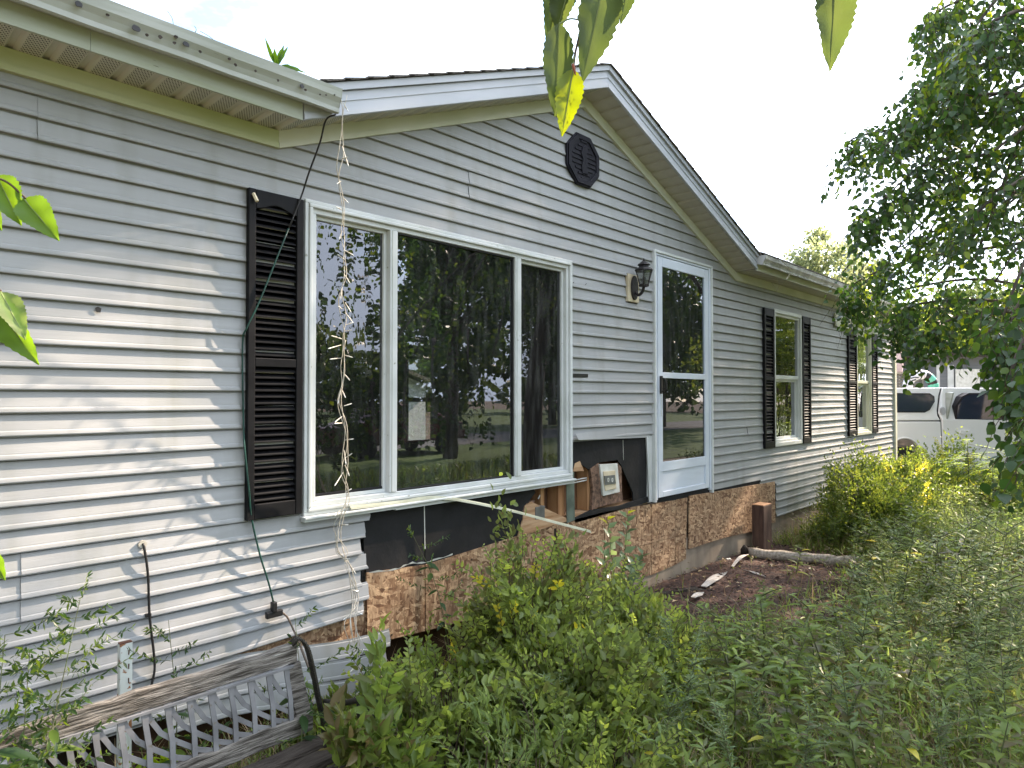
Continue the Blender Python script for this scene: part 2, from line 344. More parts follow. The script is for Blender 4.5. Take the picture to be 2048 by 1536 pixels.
OLDWOOD = mat('weathered_grey_wood', (0.235, 0.215, 0.19), (0.045, 0.038, 0.030), 7, 0.85, stretch=(1.3, 14, 14), bump=1.0, lo=0.36, hi=0.6, bscale=14, speck=((0.42, 0.42, 0.38), 7, 0.70))
DARKWOOD = mat('dark_rotten_wood', (0.065, 0.052, 0.042), (0.03, 0.022, 0.016), 7, 0.9, stretch=(1.3, 12, 12), bump=0.9, bscale=14)
POSTW = mat('brown_stained_post', (0.10, 0.058, 0.040), (0.045, 0.026, 0.020), 5, 0.8, stretch=(6, 6, 0.7), bump=0.5)
POSTT = mat('cut_timber_end', (0.42, 0.24, 0.13), (0.28, 0.15, 0.08), 9, 0.8)
LATT = mat('grey_lattice_plastic', (0.22, 0.22, 0.225), (0.13, 0.13, 0.135), 9, 0.7, speck=((0.14, 0.13, 0.11), 40, 0.66))
IRON = mat('dull_bronze_iron', (0.045, 0.040, 0.030), (0.018, 0.016, 0.013), 14, 0.55, metal=0.3)
RUST = mat('rusty_white_bracket', (0.62, 0.66, 0.62), (0.52, 0.55, 0.50), 8, 0.6, speck=((0.26, 0.12, 0.05), 22, 0.58))
DEADW = mat('bleached_wood', (0.40, 0.35, 0.29), (0.20, 0.17, 0.13), 6, 0.85, stretch=(1, 8, 8), bump=0.6)
SPLINT = mat('pale_wood_splinter', (0.62, 0.58, 0.53), (0.42, 0.37, 0.32), 8, 0.8, stretch=(1, 8, 8), bump=0.3)
BLACK = mat('black_rubber', (0.015, 0.014, 0.014), None, 8, 0.5)
GREENC = mat('green_cord_rubber', (0.012, 0.06, 0.045), (0.008, 0.035, 0.03), 8, 0.4)
WIRE = mat('dirty_white_wire', (0.55, 0.52, 0.45), (0.38, 0.34, 0.27), 20, 0.5)
BULB = mat('clear_mini_bulb', (0.75, 0.75, 0.72), (0.6, 0.6, 0.56), 30, 0.15, spec=0.8)
CREAM = mat('cream_mount_block', (0.66, 0.58, 0.42), (0.52, 0.44, 0.30), 6, 0.6)
LAMPM = mat('black_lantern_metal', (0.035, 0.030, 0.030), (0.018, 0.016, 0.018), 20, 0.5, metal=0.2)
OUTP = mat('grey_outlet_metal', (0.20, 0.21, 0.21), (0.13, 0.13, 0.13), 12, 0.45, metal=0.5)
WHITE = mat('dull_white', (0.66, 0.66, 0.62), (0.5, 0.5, 0.45), 10, 0.6)
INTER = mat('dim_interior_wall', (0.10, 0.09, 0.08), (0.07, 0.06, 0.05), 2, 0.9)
INDOOR = mat('slate_entry_door', (0.085, 0.09, 0.10), (0.06, 0.065, 0.072), 3, 0.55)
HEADER = mat('door_surround', (0.55, 0.55, 0.50), (0.42, 0.42, 0.38), 3, 0.7)
TRUCKP = mat('truck_white_paint', (0.80, 0.79, 0.78), (0.74, 0.73, 0.72), 1.2, 0.18, spec=0.6)
TYRE = mat('tyre_rubber', (0.02, 0.02, 0.02), None, 9, 0.85)
CHROME = mat('chrome_wheel', (0.6, 0.6, 0.62), (0.5, 0.5, 0.5), 3, 0.25, metal=0.9)
TGLASS = mat('dark_truck_glass', (0.03, 0.04, 0.07), (0.02, 0.03, 0.05), 2, 0.05, spec=0.8)
SEALM = mat('black_seal', (0.02, 0.015, 0.02), None, 5, 0.6)
BARK = mat('birch_bark_dark', (0.14, 0.11, 0.09), (0.04, 0.03, 0.025), 5, 0.9, stretch=(1, 1, 0.3), bump=0.8)
TWIG = mat('brown_twig', (0.09, 0.06, 0.045), (0.05, 0.03, 0.02), 12, 0.8)
GSTEM = mat('green_weed_stem', (0.11, 0.14, 0.05), (0.08, 0.08, 0.04), 9, 0.7)
GREYW = mat('grey_house_siding', (0.16, 0.17, 0.18), (0.13, 0.14, 0.15), 2, 0.8, stretch=(0.5, 0.5, 8))
GL_C = glass_material('picture_glass', (0.50, 0.52, 0.52), 0.012, 0.95)
GL_L = glass_material('wavy_side_glass', (0.16, 0.165, 0.17), 0.03, 1.05)
GL_R = glass_material('screened_glass', (0.16, 0.165, 0.17), 0.0, 0.55, 0.05)
GL_D = glass_material('storm_door_glass', (0.72, 0.74, 0.74), 0.0, 0.6, 0.04)
GL_W = glass_material('bedroom_glass', (0.25, 0.26, 0.26), 0.12, 1.5)
LEAF_T = leaf_material('birch_leaf', (0.018, 0.042, 0.012), (0.036, 0.078, 0.018), (0.11, 0.165, 0.022), 0.42, rough=0.38, yellow=(0.19, 0.25, 0.03))
LEAF_N = leaf_material('near_leaf', (0.035, 0.055, 0.016), (0.05, 0.074, 0.020), (0.075, 0.10, 0.026), 0.48, rough=0.5)  # darker copy of the near leaf, backlit look put into its colour
LEAF_NB = leaf_material('near_bright_leaf', (0.06, 0.12, 0.015), (0.09, 0.17, 0.02), (0.13, 0.22, 0.02), 0.45, rough=0.5)
LEAF_NY = leaf_material('spotted_near_leaf', (0.14, 0.19, 0.02), (0.18, 0.23, 0.02), (0.22, 0.26, 0.03), 0.45, rough=0.5)
LEAF_S = leaf_material('shrub_leaf', (0.090, 0.088, 0.030), (0.150, 0.200, 0.060), (0.32, 0.39, 0.075), 0.52, yellow=(0.46, 0.42, 0.06))
LEAF_B = leaf_material('far_bush_leaf', (0.050, 0.08, 0.018), (0.115, 0.165, 0.035), (0.23, 0.27, 0.05), 0.45, yellow=(0.36, 0.36, 0.06))
LEAF_W = leaf_material('weed_leaf', (0.115, 0.095, 0.040), (0.115, 0.175, 0.038), (0.25, 0.32, 0.065), 0.50)
LEAF_G = leaf_material('silvery_weed_leaf', (0.125, 0.120, 0.055), (0.135, 0.195, 0.062), (0.26, 0.33, 0.10), 0.48)
LEAF_P = leaf_material('sapling_leaf', (0.07, 0.115, 0.05), (0.115, 0.175, 0.075), (0.22, 0.28, 0.11), 0.3, yellow=(0.36, 0.40, 0.05))
LEAF_L = leaf_material('lime_leaf', (0.10, 0.17, 0.02), (0.17, 0.26, 0.02), (0.26, 0.34, 0.03), 0.5)
LEAF_F = leaf_material('distant_leaf', (0.035, 0.055, 0.018), (0.06, 0.09, 0.028), (0.10, 0.13, 0.04), 0.35)
LEAF_H = leaf_material('haze_tinted_leaf', (0.10, 0.13, 0.06), (0.15, 0.18, 0.09), (0.22, 0.24, 0.12), 0.5)  # distance haze put into the leaf colour as a paler green
LEAF_D = leaf_material('dry_leaf', (0.22, 0.15, 0.08), (0.32, 0.24, 0.13), (0.45, 0.36, 0.22), 0.2)

# ------------------------------------------------------------------ leaf meshes
def tri_mesh(name, V, T, var=None, mats=(), tmat=None):
    me = bpy.data.meshes.new(name); V = np.ascontiguousarray(V, dtype=np.float32); T = np.ascontiguousarray(T, dtype=np.int32)
    me.vertices.add(len(V)); me.vertices.foreach_set('co', V.ravel())
    me.loops.add(T.size); me.loops.foreach_set('vertex_index', T.ravel())
    me.polygons.add(len(T)); me.polygons.foreach_set('loop_start', np.arange(0, T.size, 3, dtype=np.int32))
    try: me.polygons.foreach_set('loop_total', np.full(len(T), 3, dtype=np.int32))
    except Exception: pass
    for m_ in mats: me.materials.append(m_)
    if tmat is not None: me.polygons.foreach_set('material_index', np.asarray(tmat, dtype=np.int32))
    me.update(calc_edges=True)
    if var is not None:
        a = me.attributes.new('leafvar', 'FLOAT', 'POINT'); a.data.foreach_set('value', np.asarray(var, dtype=np.float32))
    return me
def norm(a): return a/np.maximum(np.linalg.norm(a, axis=-1, keepdims=True), 1e-9)
def leaves(P, D, N, Ln, ratio=0.5, fold=0.12, droop=0.0, var=None):
    """one folded ovate blade per point: 5 vertices, 4 triangles"""
    n = len(P); D = norm(D); S = norm(np.cross(D, N)); N = np.cross(S, D)
    Ln = np.broadcast_to(np.asarray(Ln, float), (n,))[:, None]; W = Ln*ratio*0.5
    base = P; mid = P + D*Ln*0.42 + N*0.0
    l_ = P + D*Ln*0.38 + S*W + N*Ln*fold; r_ = P + D*Ln*0.38 - S*W + N*Ln*fold
    tip = P + D*Ln - N*Ln*droop
    V = np.stack([base, l_, mid, r_, tip], 1).reshape(-1, 3)
    T0 = np.array([[0, 2, 1], [1, 2, 4], [2, 3, 4], [0, 3, 2]])
    T = (T0[None] + (np.arange(n)*5)[:, None, None]).reshape(-1, 3)
    if var is None: var = RNG.random(n)
    return V, T, np.repeat(var, 5)
_LP = np.array([(0, 0, 0), (.16, .34, .6), (.40, .50, 1.), (.70, .34, .7), (1, 0, 0), (.70, -.34, .7), (.40, -.50, 1.), (.16, -.34, .6), (.36, 0, 0), (.68, 0, 0)])
_LT = np.array([(0, 8, 1), (1, 8, 2), (2, 8, 9), (2, 9, 3), (3, 9, 4), (4, 9, 5), (5, 9, 6), (6, 9, 8), (6, 8, 7), (7, 8, 0)])
def leaves_hi(P, D, N, Ln, ratio=0.5, fold=0.12, droop=0.0, var=None):
    n = len(P); D = norm(D); S = norm(np.cross(D, N)); N = np.cross(S, D); Ln = np.broadcast_to(np.asarray(Ln, float), (n,))
    u = _LP[None, :, 0, None]; v = _LP[None, :, 1, None]; f = _LP[None, :, 2, None]; L3 = Ln[:, None, None]; cv = RNG.uniform(0.3, 1.6, n)[:, None, None]
    V = P[:, None]+D[:, None]*u*L3+S[:, None]*v*L3*ratio+N[:, None]*L3*(f*fold-droop*cv*u*u)
    T = (_LT[None]+(np.arange(n)*10)[:, None, None]).reshape(-1, 3)
    if var is None: var = RNG.random(n)
    return V.reshape(-1, 3), T, np.repeat(var, 10)
def join(parts):
    V, T, A = [], [], []; k = 0
    for v, t, a in parts:
        V.append(v); T.append(t+k); A.append(a); k += len(v)
    return np.concatenate(V), np.concatenate(T), np.concatenate(A)
def rdir(n, up=0.0):
    v = RNG.normal(size=(n, 3)); v[:, 2] += up; return norm(v)
def leaf_obj(name, data, mt, parent=None, loc=(0, 0, 0)):
    V, T, A = data; o = org(parent) if parent is not None else Vector(loc)
    me = tri_mesh(name, V-np.array(o), T, A, [mt]); ob = bpy.data.objects.new(name, me); COL.objects.link(ob)
    if parent is not None: ob.parent = parent
    else: ob.location = o
    return ob
def inpoly(x, y, poly):
    x = np.asarray(x); y = np.asarray(y); c = np.zeros(x.shape, bool); n = len(poly)
    for i in range(n):
        x1, y1 = poly[i]; x2, y2 = poly[(i+1) % n]
        k = ((y1 > y) != (y2 > y)) & (x < (x2-x1)*(y-y1)/((y2-y1) or 1e-9)+x1)
        c ^= k
    return c

# ------------------------------------------------------------------ ground
def gz(x, y):   # gentle unevenness of the yard
    return 0.03*np.sin(x*1.3+0.5)*np.cos(y*1.1) + 0.015*np.sin(x*3.7+y*2.9)
def ground():
    xs = np.concatenate([np.linspace(-150, -4, 12), np.linspace(-3, 14, 110), np.linspace(15, 180, 14)])
    ys = np.concatenate([np.linspace(-150, -5, 12), np.linspace(-4.6, 0.6, 50), np.linspace(1, 180, 16)])
    X, Y = np.meshgrid(xs, ys, indexing='ij')
    f = np.clip(1-np.maximum(np.abs(X-5)-9, 0)/6, 0, 1)*np.clip(1-np.maximum(np.abs(Y+2)-3, 0)/4, 0, 1)
    Z = gz(X, Y)*f*np.clip(-Y/0.4, 0, 1) - 0.02
    nx, ny = len(xs), len(ys); V = np.stack([X, Y, Z], -1).reshape(-1, 3)
    i, j = np.meshgrid(np.arange(nx-1), np.arange(ny-1), indexing='ij'); a = (i*ny+j).ravel()
    T = np.concatenate([np.stack([a, a+ny, a+ny+1], 1), np.stack([a, a+ny+1, a+1], 1)])
    me = tri_mesh('ground', V, T, None, [SOIL]); o = bpy.data.objects.new('ground', me); COL.objects.link(o)
    me.polygons.foreach_set('use_smooth', [True]*len(me.polygons)); tag(o, kind='structure')
ground()
def patch(name, poly, z, mt, nsub=0):
    b = B(); n = len(poly); b.v = [(x, y, z) for x, y in poly]; b.f = [tuple(range(n))]
    o = b.build(name, mt); tag(o, kind='structure'); return o
patch('lawn', [(-60, -60), (60, -60), (60, -6.2), (14, -6.2), (-60, -6.2)], 0.004, LAWN)
patch('road', [(-60, -19), (60, -19), (60, -14), (-60, -14)], 0.012, ASPH)
patch('driveway', [(13.2, -6.0), (60, -6.0), (60, 6), (13.2, 6)], 0.004, GRAVEL)
patch('back_lawn', [(-40, 4.5), (13, 4.5), (13, 60), (-40, 60)], 0.004, LAWN)

# mulch bed: uneven sheet with loose chips
MB_POLY = [(3.3, -0.05), (7.6, -0.05), (7.5, -0.9), (6.9, -1.45), (5.2, -1.5), (3.9, -0.9)]
def mulch():
    xs = np.linspace(3.2, 7.7, 70); ys = np.linspace(-1.55, 0.0, 30); X, Y = np.meshgrid(xs, ys, indexing='ij')
    Z = gz(X, Y)*np.clip(-Y/0.4, 0, 1) + 0.012 + RNG.random(X.shape)*0.018
    nx, ny = len(xs), len(ys); V = np.stack([X, Y, Z], -1).reshape(-1, 3)
    i, j = np.meshgrid(np.arange(nx-1), np.arange(ny-1), indexing='ij'); a = (i*ny+j).ravel()
    T = np.concatenate([np.stack([a, a+ny, a+ny+1], 1), np.stack([a, a+ny+1, a+1], 1)])
    cen = V[T].mean(1); T = T[inpoly(cen[:, 0], cen[:, 1], MB_POLY)]
    me = tri_mesh('mulch_bed', V, T, None, [MULCH]); o = bpy.data.objects.new('mulch_bed', me); COL.objects.link(o); tag(o, kind='structure')
    n = 5200; x = RNG.uniform(3.3, 7.6, n); y = RNG.uniform(-1.5, -0.03, n); k = inpoly(x, y, MB_POLY); x = x[k]; y = y[k]; n = len(x)
    P = np.stack([x, y, gz(x, y)*np.clip(-y/0.4, 0, 1)+0.028+RNG.random(n)*0.015], 1); D = RNG.normal(size=(n, 3)); D[:, 2] *= 0.25
    dt = leaves(P, D, np.tile([0, 0, 1.0], (n, 1))+RNG.normal(size=(n, 3))*0.3, RNG.uniform(0.015, 0.05, n), 0.35, 0.05)
    ch = mat('mulch_chip', (0.15, 0.075, 0.052), (0.04, 0.020, 0.016), 9, 0.9)
    o = leaf_obj('mulch_chips', dt, ch); tag(o, 'loose red brown bark chips scattered on the bed by the foundation', 'mulch', kind='stuff')
mulch()

# ------------------------------------------------------------------ HOUSE
HOUSE = thing('house', 'single storey house with grey vinyl siding, low gable and torn off lower siding', 'house', (6.5, 0, 0))
def hb(): return B()
E0 = 1.704; EX = 0.0902
ZL, ZA, XA, XL, XR, ZR = 2.933, 3.94, 4.167, 1.63, 6.815, 2.914    # frieze lower edge: left foot, apex, right foot
def gable_lim(z):
    if z < ZL: return None
    return (XL+(XA-XL)*(z-ZL)/(ZA-ZL)-0.02, XR-(XR-XA)*(z-ZR)/(ZA-ZR)+0.02)
X0, X1 = -2.5, 12.93
OPEN = [  # x0,x1,z0,z1 of everything the siding is cut around
    (1.80, 3.985, 1.09, 2.69), (5.185, 6.245, 0.0, 2.96), (7.82, 8.63, 1.11, 2.68), (10.88, 11.57, 1.11, 2.66),
    (4.755, 4.935, 2.47, 2.72),
    (-3.0, 1.15, -1, 0.245), (2.165, 4.02, E0-14*EX, 1.10), (2.27, 4.02, -1, E0-14*EX), (3.98, 5.20, -1, 1.330), (6.24, 7.42, -1, 0.735), (7.40, 7.86, -1, 0.655)]
def zbot(x): return 0.171 if x < 2.3 else 0.261
def profile(zz):   # depth of the lap at height fraction 0..1
    pts = [(0.0, -0.0210), (0.05, -0.0225), (0.13, -0.0215), (0.20, -0.0200), (0.24, -0.0165), (0.30, -0.0160), (0.91, -0.0075), (0.93, 0.0), (1.1, 0.0)]
    for (a, ya), (b, yb) in zip(pts, pts[1:]):
        if zz <= b: return ya+(yb-ya)*(zz-a)/(b-a)
    return pts[-1][1]
FR = [0.0, 0.05, 0.13, 0.20, 0.24, 0.30, 0.91, 0.93]
def warp(x, y, z, k=0):
    """lower left courses have come loose: the end near the hole hangs outwards and down"""
    if x < 2.5 and k <= -12:
        t = min(1.0, max(0.0, (x-1.25)/0.95)); t = t*t*(3-2*t)
        if k <= -15: y -= t*(0.055+0.05*(-15-k)); z -= 0.085*t
        else: y -= 0.012*t*(k < -12); z += 0.030*t*(k+12)/-2
    y += 0.0015*sin(x*2.1+z*11)+0.001*sin(x*5.3+z*31)
    return x, y, z
def sub_iv(ivs, a, b):
    o = []
    for p, q in ivs:
        if b <= p or a >= q: o.append((p, q)); continue
        if a > p: o.append((p, a))
        if b < q: o.append((b, q))
    return o
SEAMS = {}
for k in (11, 12): SEAMS.setdefault(k, []).append(0.62)
for k in (7, 8, 9): SEAMS.setdefault(k+8, [])
SEAMS.update({14: [2.95], 15: [2.95], 8: [4.45], 9: [4.45], -8: [0.585], -9: [0.585], -10: [0.585], 0: [9.35], 1: [9.35], 4: [9.9], 5: [9.9], -6: [7.1], -5: [7.1]})
rr = random.Random(3)
for k in range(-17, 25):
    z0 = E0+EX*k
    cuts = sorted({z0, z0+EX} | {z for o in OPEN for z in o[2:4] if z0 < z < z0+EX} | ({ZL} if z0 < ZL < z0+EX else set()))
    bands = []
    for a, b in zip(cuts, cuts[1:]):
        mid = (a+b)/2; iv = [(X0, X1)]
        for o in OPEN:
            if o[2] < mid < o[3]: iv = sub_iv(iv, o[0], o[1])
        iv = sub_iv(iv, 2.16, X1) if mid < 0.26 else iv
        if mid > ZL+0.05:
            lim = gable_lim(b)
            iv = sub_iv(sub_iv(iv, X0-1, gable_lim(a)[0]), gable_lim(a)[1], X1+1) if gable_lim(a)[0] < gable_lim(a)[1] else []
        for p, q in iv: bands.append((a, b, p, q))
    if not bands: continue
    comps = []
    for p, q in sorted((p, q) for _, _, p, q in bands):
        if comps and p < comps[-1][1]-1e-6: comps[-1][1] = max(q, comps[-1][1])
        else: comps.append([p, q])
    segs = []
    for p, q in comps:
        cutx = [p]+[s for s in SEAMS.get(k, []) if p+0.05 < s < q-0.05]+[q]
        segs += list(zip(cutx, cutx[1:]))
    for si, (sp, sq) in enumerate(segs):
        bb = B(); proud = -0.0045*(si % 2)
        dy = rr.uniform(-0.0012, 0.0012); dz = rr.uniform(-0.0015, 0.0015)
        ragged = abs(sq-2.165) < 0.01 or abs(sq-2.27) < 0.01
        rj = rr.uniform(-0.03, 0.03) if ragged else 0
        for a, b, p, q in bands:
            p2, q2 = max(p, sp), min(q, sq)
            if q2-p2 < 0.01: continue
            fr = sorted({(a-z0)/EX, (b-z0)/EX} | {f for f in FR if (a-z0)/EX < f < (b-z0)/EX})
            if b >= z0+EX-1e-6: fr.append(1.05)
            nx = max(2, int((q2-p2)/0.12)+1) if k < -8 and p2 < 2.2 else max(2, int((q2-p2)/0.5)+1)
            base = len(bb.v); rows = []
            if a <= z0+1e-6: rows.append((0.0, 0.0))     # underside lip of the butt
            for f in fr: rows.append((f, profile(min(f, 1))))
            for f, yy in rows:
                z = z0+EX*f; lo, hi = p2, q2
                gl = gable_lim(min(z, ZA-0.01))
                if gl and z > ZL+0.05:
                    lo = max(lo, min(gl[0], hi)); hi = min(hi, max(gl[1], lo))
                if ragged: hi = hi+rj+0.006*sin(f*9+k)
                for i in range(nx):
                    x = lo+(hi-lo)*i/(nx-1)
                    bb.v.append(warp(x, yy+proud+dy, z+dz, k))
            for r_ in range(len(rows)-1):
                for i in range(nx-1):
                    c = base+r_*nx+i; bb.f.append((c, c+1, c+1+nx, c+nx))
        if bb.f: bb.build('siding_board', SIDING, HOUSE)

# sheathing behind the siding (black fibreboard and strand board)
def wpoly(pts, y0, y1, name, mt, parent=HOUSE, bev=0):
    P = [(onY(a, b, y0)[0], onY(a, b, y0)[2]) for a, b in pts]
    return B().prism(P, y0, y1).build(name, mt, parent, bev=bev)
b = B()
YS = 0.0
for x0, x1, z0, z1 in [(X0, 1.84, 0.70, 2.99), (1.84, 3.95, 2.65, 2.99), (3.95, 5.20, 1.30, 2.99), (5.20, 6.23, 2.93, 2.99), (6.23, 7.86, 0.70, 2.99),
                       (7.86, 8.6, 0.7, 1.14), (7.86, 8.6, 2.65, 2.99), (8.6, 10.92, 0.25, 2.99), (10.92, 11.53, 0.25, 1.14), (10.92, 11.53, 2.62, 2.99), (11.53, 12.9, 0.25, 2.99),
                       (X0, 2.16, 0.55, 0.70), (7.86, 8.6, 0.25, 0.70), (1.84, 3.45, 1.03, 1.16)]:
    b.box(x0, x1, 0.0085, 0.016, z0, z1)
b.prism([(XL-0.2, 2.99), (XR+0.2, 2.99), (XA, 3.97)], 0.0085, 0.016)
b.build('sheathing', FELT, HOUSE)
# exposed black panels under the picture window and beside the door
wpoly([(724, 1008), (848, 992), (849, 1132), (733, 1147), (729, 1120), (727, 1060)], -0.004, 0.010, 'black_panel', FELT)
wpoly([(851, 992), (994, 975), (1064, 962), (1071, 985), (1060, 1000), (1049, 1032), (1036, 1078), (994, 1088), (930, 1106), (851, 1131)], -0.004, 0.010, 'black_panel', FELT)
wpoly([(1143, 862), (1290, 862), (1297, 1000), (1268, 1012), (1266, 985), (1242, 930), (1235, 920), (1199, 925), (1183, 942), (1170, 934), (1160, 926), (1150, 936), (1147, 952)], -0.004, 0.010, 'black_panel', FELT)
wpoly([(1148, 1038), (1185, 1020), (1240, 1012), (1298, 992), (1298, 1004), (1150, 1046)], -0.012, 0.010, 'black_panel', FELT)
wpoly([(1300, 992), (1425, 975), (1530, 955), (1552, 956), (1548, 972), (1425, 990), (1306, 1006)], -0.010, 0.010, 'black_panel', FELT)
# wall cavity with studs behind the torn openings
b = B(); b.box(3.40, 5.20, 0.135, 0.15, 0.70, 1.40); b.build('drywall_back', mat('brown_cavity', (0.20, 0.10, 0.05), (0.09, 0.045, 0.025), 3, 0.8), HOUSE)
for x0, x1 in ((3.70, 3.74), (3.90, 3.975), (4.262, 4.30), (4.36, 4.40), (5.10, 5.14)):
    B().box(x0, x1, 0.02, 0.13, 0.775, 1.30).build('stud', STUD, HOUSE, bev=0.002)
B().box(3.40, 5.20, 0.014, 0.13, 0.735, 0.773).build('bottom_plate', PINE, HOUSE)
B().box(3.45, 3.97, -0.006, 0.012, 0.700, 0.732).build('bottom_plate', PINE, HOUSE)
wpoly([(1050, 1012), (1062, 1003), (1136, 1038), (1134, 1046), (1108, 1052), (1042, 1070)], -0.012, 0.004, 'bottom_plate', PINE, bev=0.002)
wpoly([(1046, 1040), (1105, 1038), (1104, 1052), (1036, 1074)], -0.022, -0.0125, 'splintered_board', PINE)
wpoly([(1133, 946), (1148, 944), (1150, 1040), (1134, 1046)], -0.016, -0.010, 'steel_strap', STEEL)
wpoly([(1181, 938), (1198, 926), (1202, 960), (1200, 1012), (1184, 1020), (1186, 975)], -0.012, 0.013, 'torn_edge', CHIP)
wpoly([(1235, 925), (1243, 935), (1244, 985), (1246, 1002), (1222, 1008), (1198, 1014), (1198, 990), (1236, 985)], -0.010, 0.0135, 'torn_edge', CHIP)
wpoly([(1146, 943), (1150, 927), (1160, 922), (1168, 942)], -0.007, 0.0, 'torn_flap', PINE)
wpoly([(1060, 1002), (1050, 1015), (1046, 1022), (1062, 1030), (1070, 1000)], -0.010, 0.002, 'torn_edge', CHIP)
# junction box and cables in the cavity
j = B().box(3.60, 3.70, -0.02, 0.06, 0.79, 0.885).build('junction_box', OUTP, HOUSE, bev=0.003)
for pts in ([(1072, 972), (1100, 965), (1140, 955)], [(1076, 998), (1090, 975), (1118, 966)], [(1146, 962), (1165, 957), (1182, 955)], [(1146, 966), (1165, 962), (1182, 958)]):
    B().tube(smoothline([onY(a, b_, 0.03) for a, b_ in pts], 5), 0.005, 6).build('cable', WHITE, HOUSE, True)
# outlet on its mounting block, hanging askew
wpoly([(1200, 929), (1235, 927), (1240, 984), (1207, 992)], -0.026, -0.006, 'outlet_block', WHITE, bev=0.002)
o_ = wpoly([(1207, 943), (1231, 941), (1233, 977), (1211, 982)], -0.034, -0.0265, 'outlet_cover', CREAM, bev=0.002)
o_ = wpoly([(1209, 952), (1230, 950), (1232, 967), (1211, 970)], -0.042, -0.0345, 'outlet_plate', OUTP, bev=0.001)
for cx in (1217, 1225):
    c = onY(cx, 960, -0.046); B().prism([(c[0]+0.013*cos(a), c[2]+0.017*sin(a)) for a in np.linspace(0, 2*pi, 12, endpoint=False)], -0.046, -0.0425).build('outlet_socket', WHITE, o_)
    for s in (-1, 1): B().box(c[0]+s*0.004-0.001, c[0]+s*0.004+0.001, -0.0475, -0.0462, c[2]-0.004, c[2]+0.006).build('outlet_slot', BLACK, o_)
# strand board along the skirting
for pts, y in (([(733, 1146), (849, 1130), (850, 1262), (735, 1290)], 0.0), ([(851, 1130), (1036, 1072), (1036, 1212), (852, 1262)], 0.0),
               ([(1037, 1073), (1108, 1050), (1110, 1180), (1038, 1212)], 0.0),
               ([(1114, 1048), (1208, 1024), (1208, 1175), (1116, 1175)], 0.0),
               ([(1209, 1024), (1302, 1008), (1302, 1086), (1210, 1110)], 0.0), ([(1210, 1111), (1302, 1087), (1302, 1150), (1212, 1172)], 0.0),
               ([(1303, 1008), (1352, 1000), (1351, 1073), (1303, 1086)], 0.0), ([(1303, 1087), (1351, 1074), (1350, 1130), (1303, 1150)], 0.0),
               ([(1353, 999), (1375, 995), (1373, 1066), (1352, 1073)], 0.0), ([(1352, 1074), (1373, 1067), (1372, 1118), (1351, 1129)], 0.0),
               ([(1379, 992), (1427, 984), (1550, 963), (1551, 1045), (1522, 1050), (1520, 1060), (1450, 1075), (1378, 1098)], -0.012)):
    wpoly(pts, y-0.012, y-0.001 if y == 0 else y, 'strand_board', OSB)
b = B().box(1.0, 2.30, 0.0012, 0.008, 0.30, 0.56); b.build('strand_board', OSB, HOUSE)
for i in range(26):     # nail heads holding the strand board
    xn = 2.35+0.21*i; zn = (0.62 if i % 2 else 0.30)+0.012*sin(i*3.1)
    B().box(xn-0.004, xn+0.004, -0.0152 if xn < 5.84 else -0.0272, -0.0125 if xn < 5.84 else -0.0245, zn-0.004, zn+0.004).build('nail', BLACK, HOUSE)
# torn house-wrap scraps at the board edge
sc_ = B(); q = smoothline([onY(a, b_, -0.014) for a, b_ in ((738, 1146), (790, 1140), (820, 1128), (850, 1126), (905, 1110))], 6)
for i in range(len(q)-1):
    h0 = 0.008+0.004*sin(i*1.7); n = len(sc_.v)
    sc_.v += [q[i], q[i+1], (q[i+1][0], q[i+1][1]-0.002, q[i+1][2]+h0), (q[i][0], q[i][1]-0.002, q[i][2]+0.008+0.004*sin((i-1)*1.7))]; sc_.f.append((n, n+1, n+2, n+3))
sc_.build('torn_wrap', WHITE, HOUSE)
for px_ in (849.5, 1209, 1302.5):
    pass
# light streaks between panels (bare joints)
B().bar(onY(848.5, 1000, -0.006), onY(850, 1098, -0.006), 0.006, 0.002, (0, 1, 0)).build('panel_joint', WHITE, HOUSE)
B().bar(onY(1246, 880, -0.006), onY(1247, 920, -0.006), 0.003, 0.002, (0, 1, 0)).build('panel_joint', WHITE, HOUSE)
# concrete foundation, and a dark sheet standing in for crawl space shade
B().box(3.60, 7.95, -0.004, 0.10, -0.10, 0.33).build('foundation', CONC, HOUSE)
B().box(X0, 3.60, 0.10, 0.16, -0.1, 0.42).build('crawl_shade_sheet', mat('crawl_space_shade', (0.07, 0.035, 0.015), (0.02, 0.012, 0.008), 3, 0.9), HOUSE)
B().box(7.95, 12.9, 0.0, 0.10, -0.1, 0.30).build('foundation', CONC, HOUSE)

# frieze boards
def frieze(a, b_, h, mt, y0=-0.028, x_a=None):
    (xa, za), (xb, zb) = a, b_
    bb = B(); bb.prism([(xa, za+0.028), (xb, zb+0.028), (xb, zb+h), (xa, za+h)], y0, -0.001)
    bb.prism([(xa, za), (xb, zb), (xb, zb+0.0275), (xa, za+0.0275)], y0-0.006, -0.001)
    return bb.build('frieze_board', mt, HOUSE)
frieze((X0, ZL), (XL, ZL), 0.09, FRIEZE)
frieze((XL+0.002, ZL), (XA-0.001, ZA), 0.095, FRIEZE2); frieze((XA+0.001, ZA), (XR, ZR), 0.095, FRIEZE2)
frieze((XR+0.002, ZR), (9.5, ZR), 0.09, FRIEZE2); frieze((9.502, ZR), (12.95, ZR+0.005), 0.09, FRIEZE2)
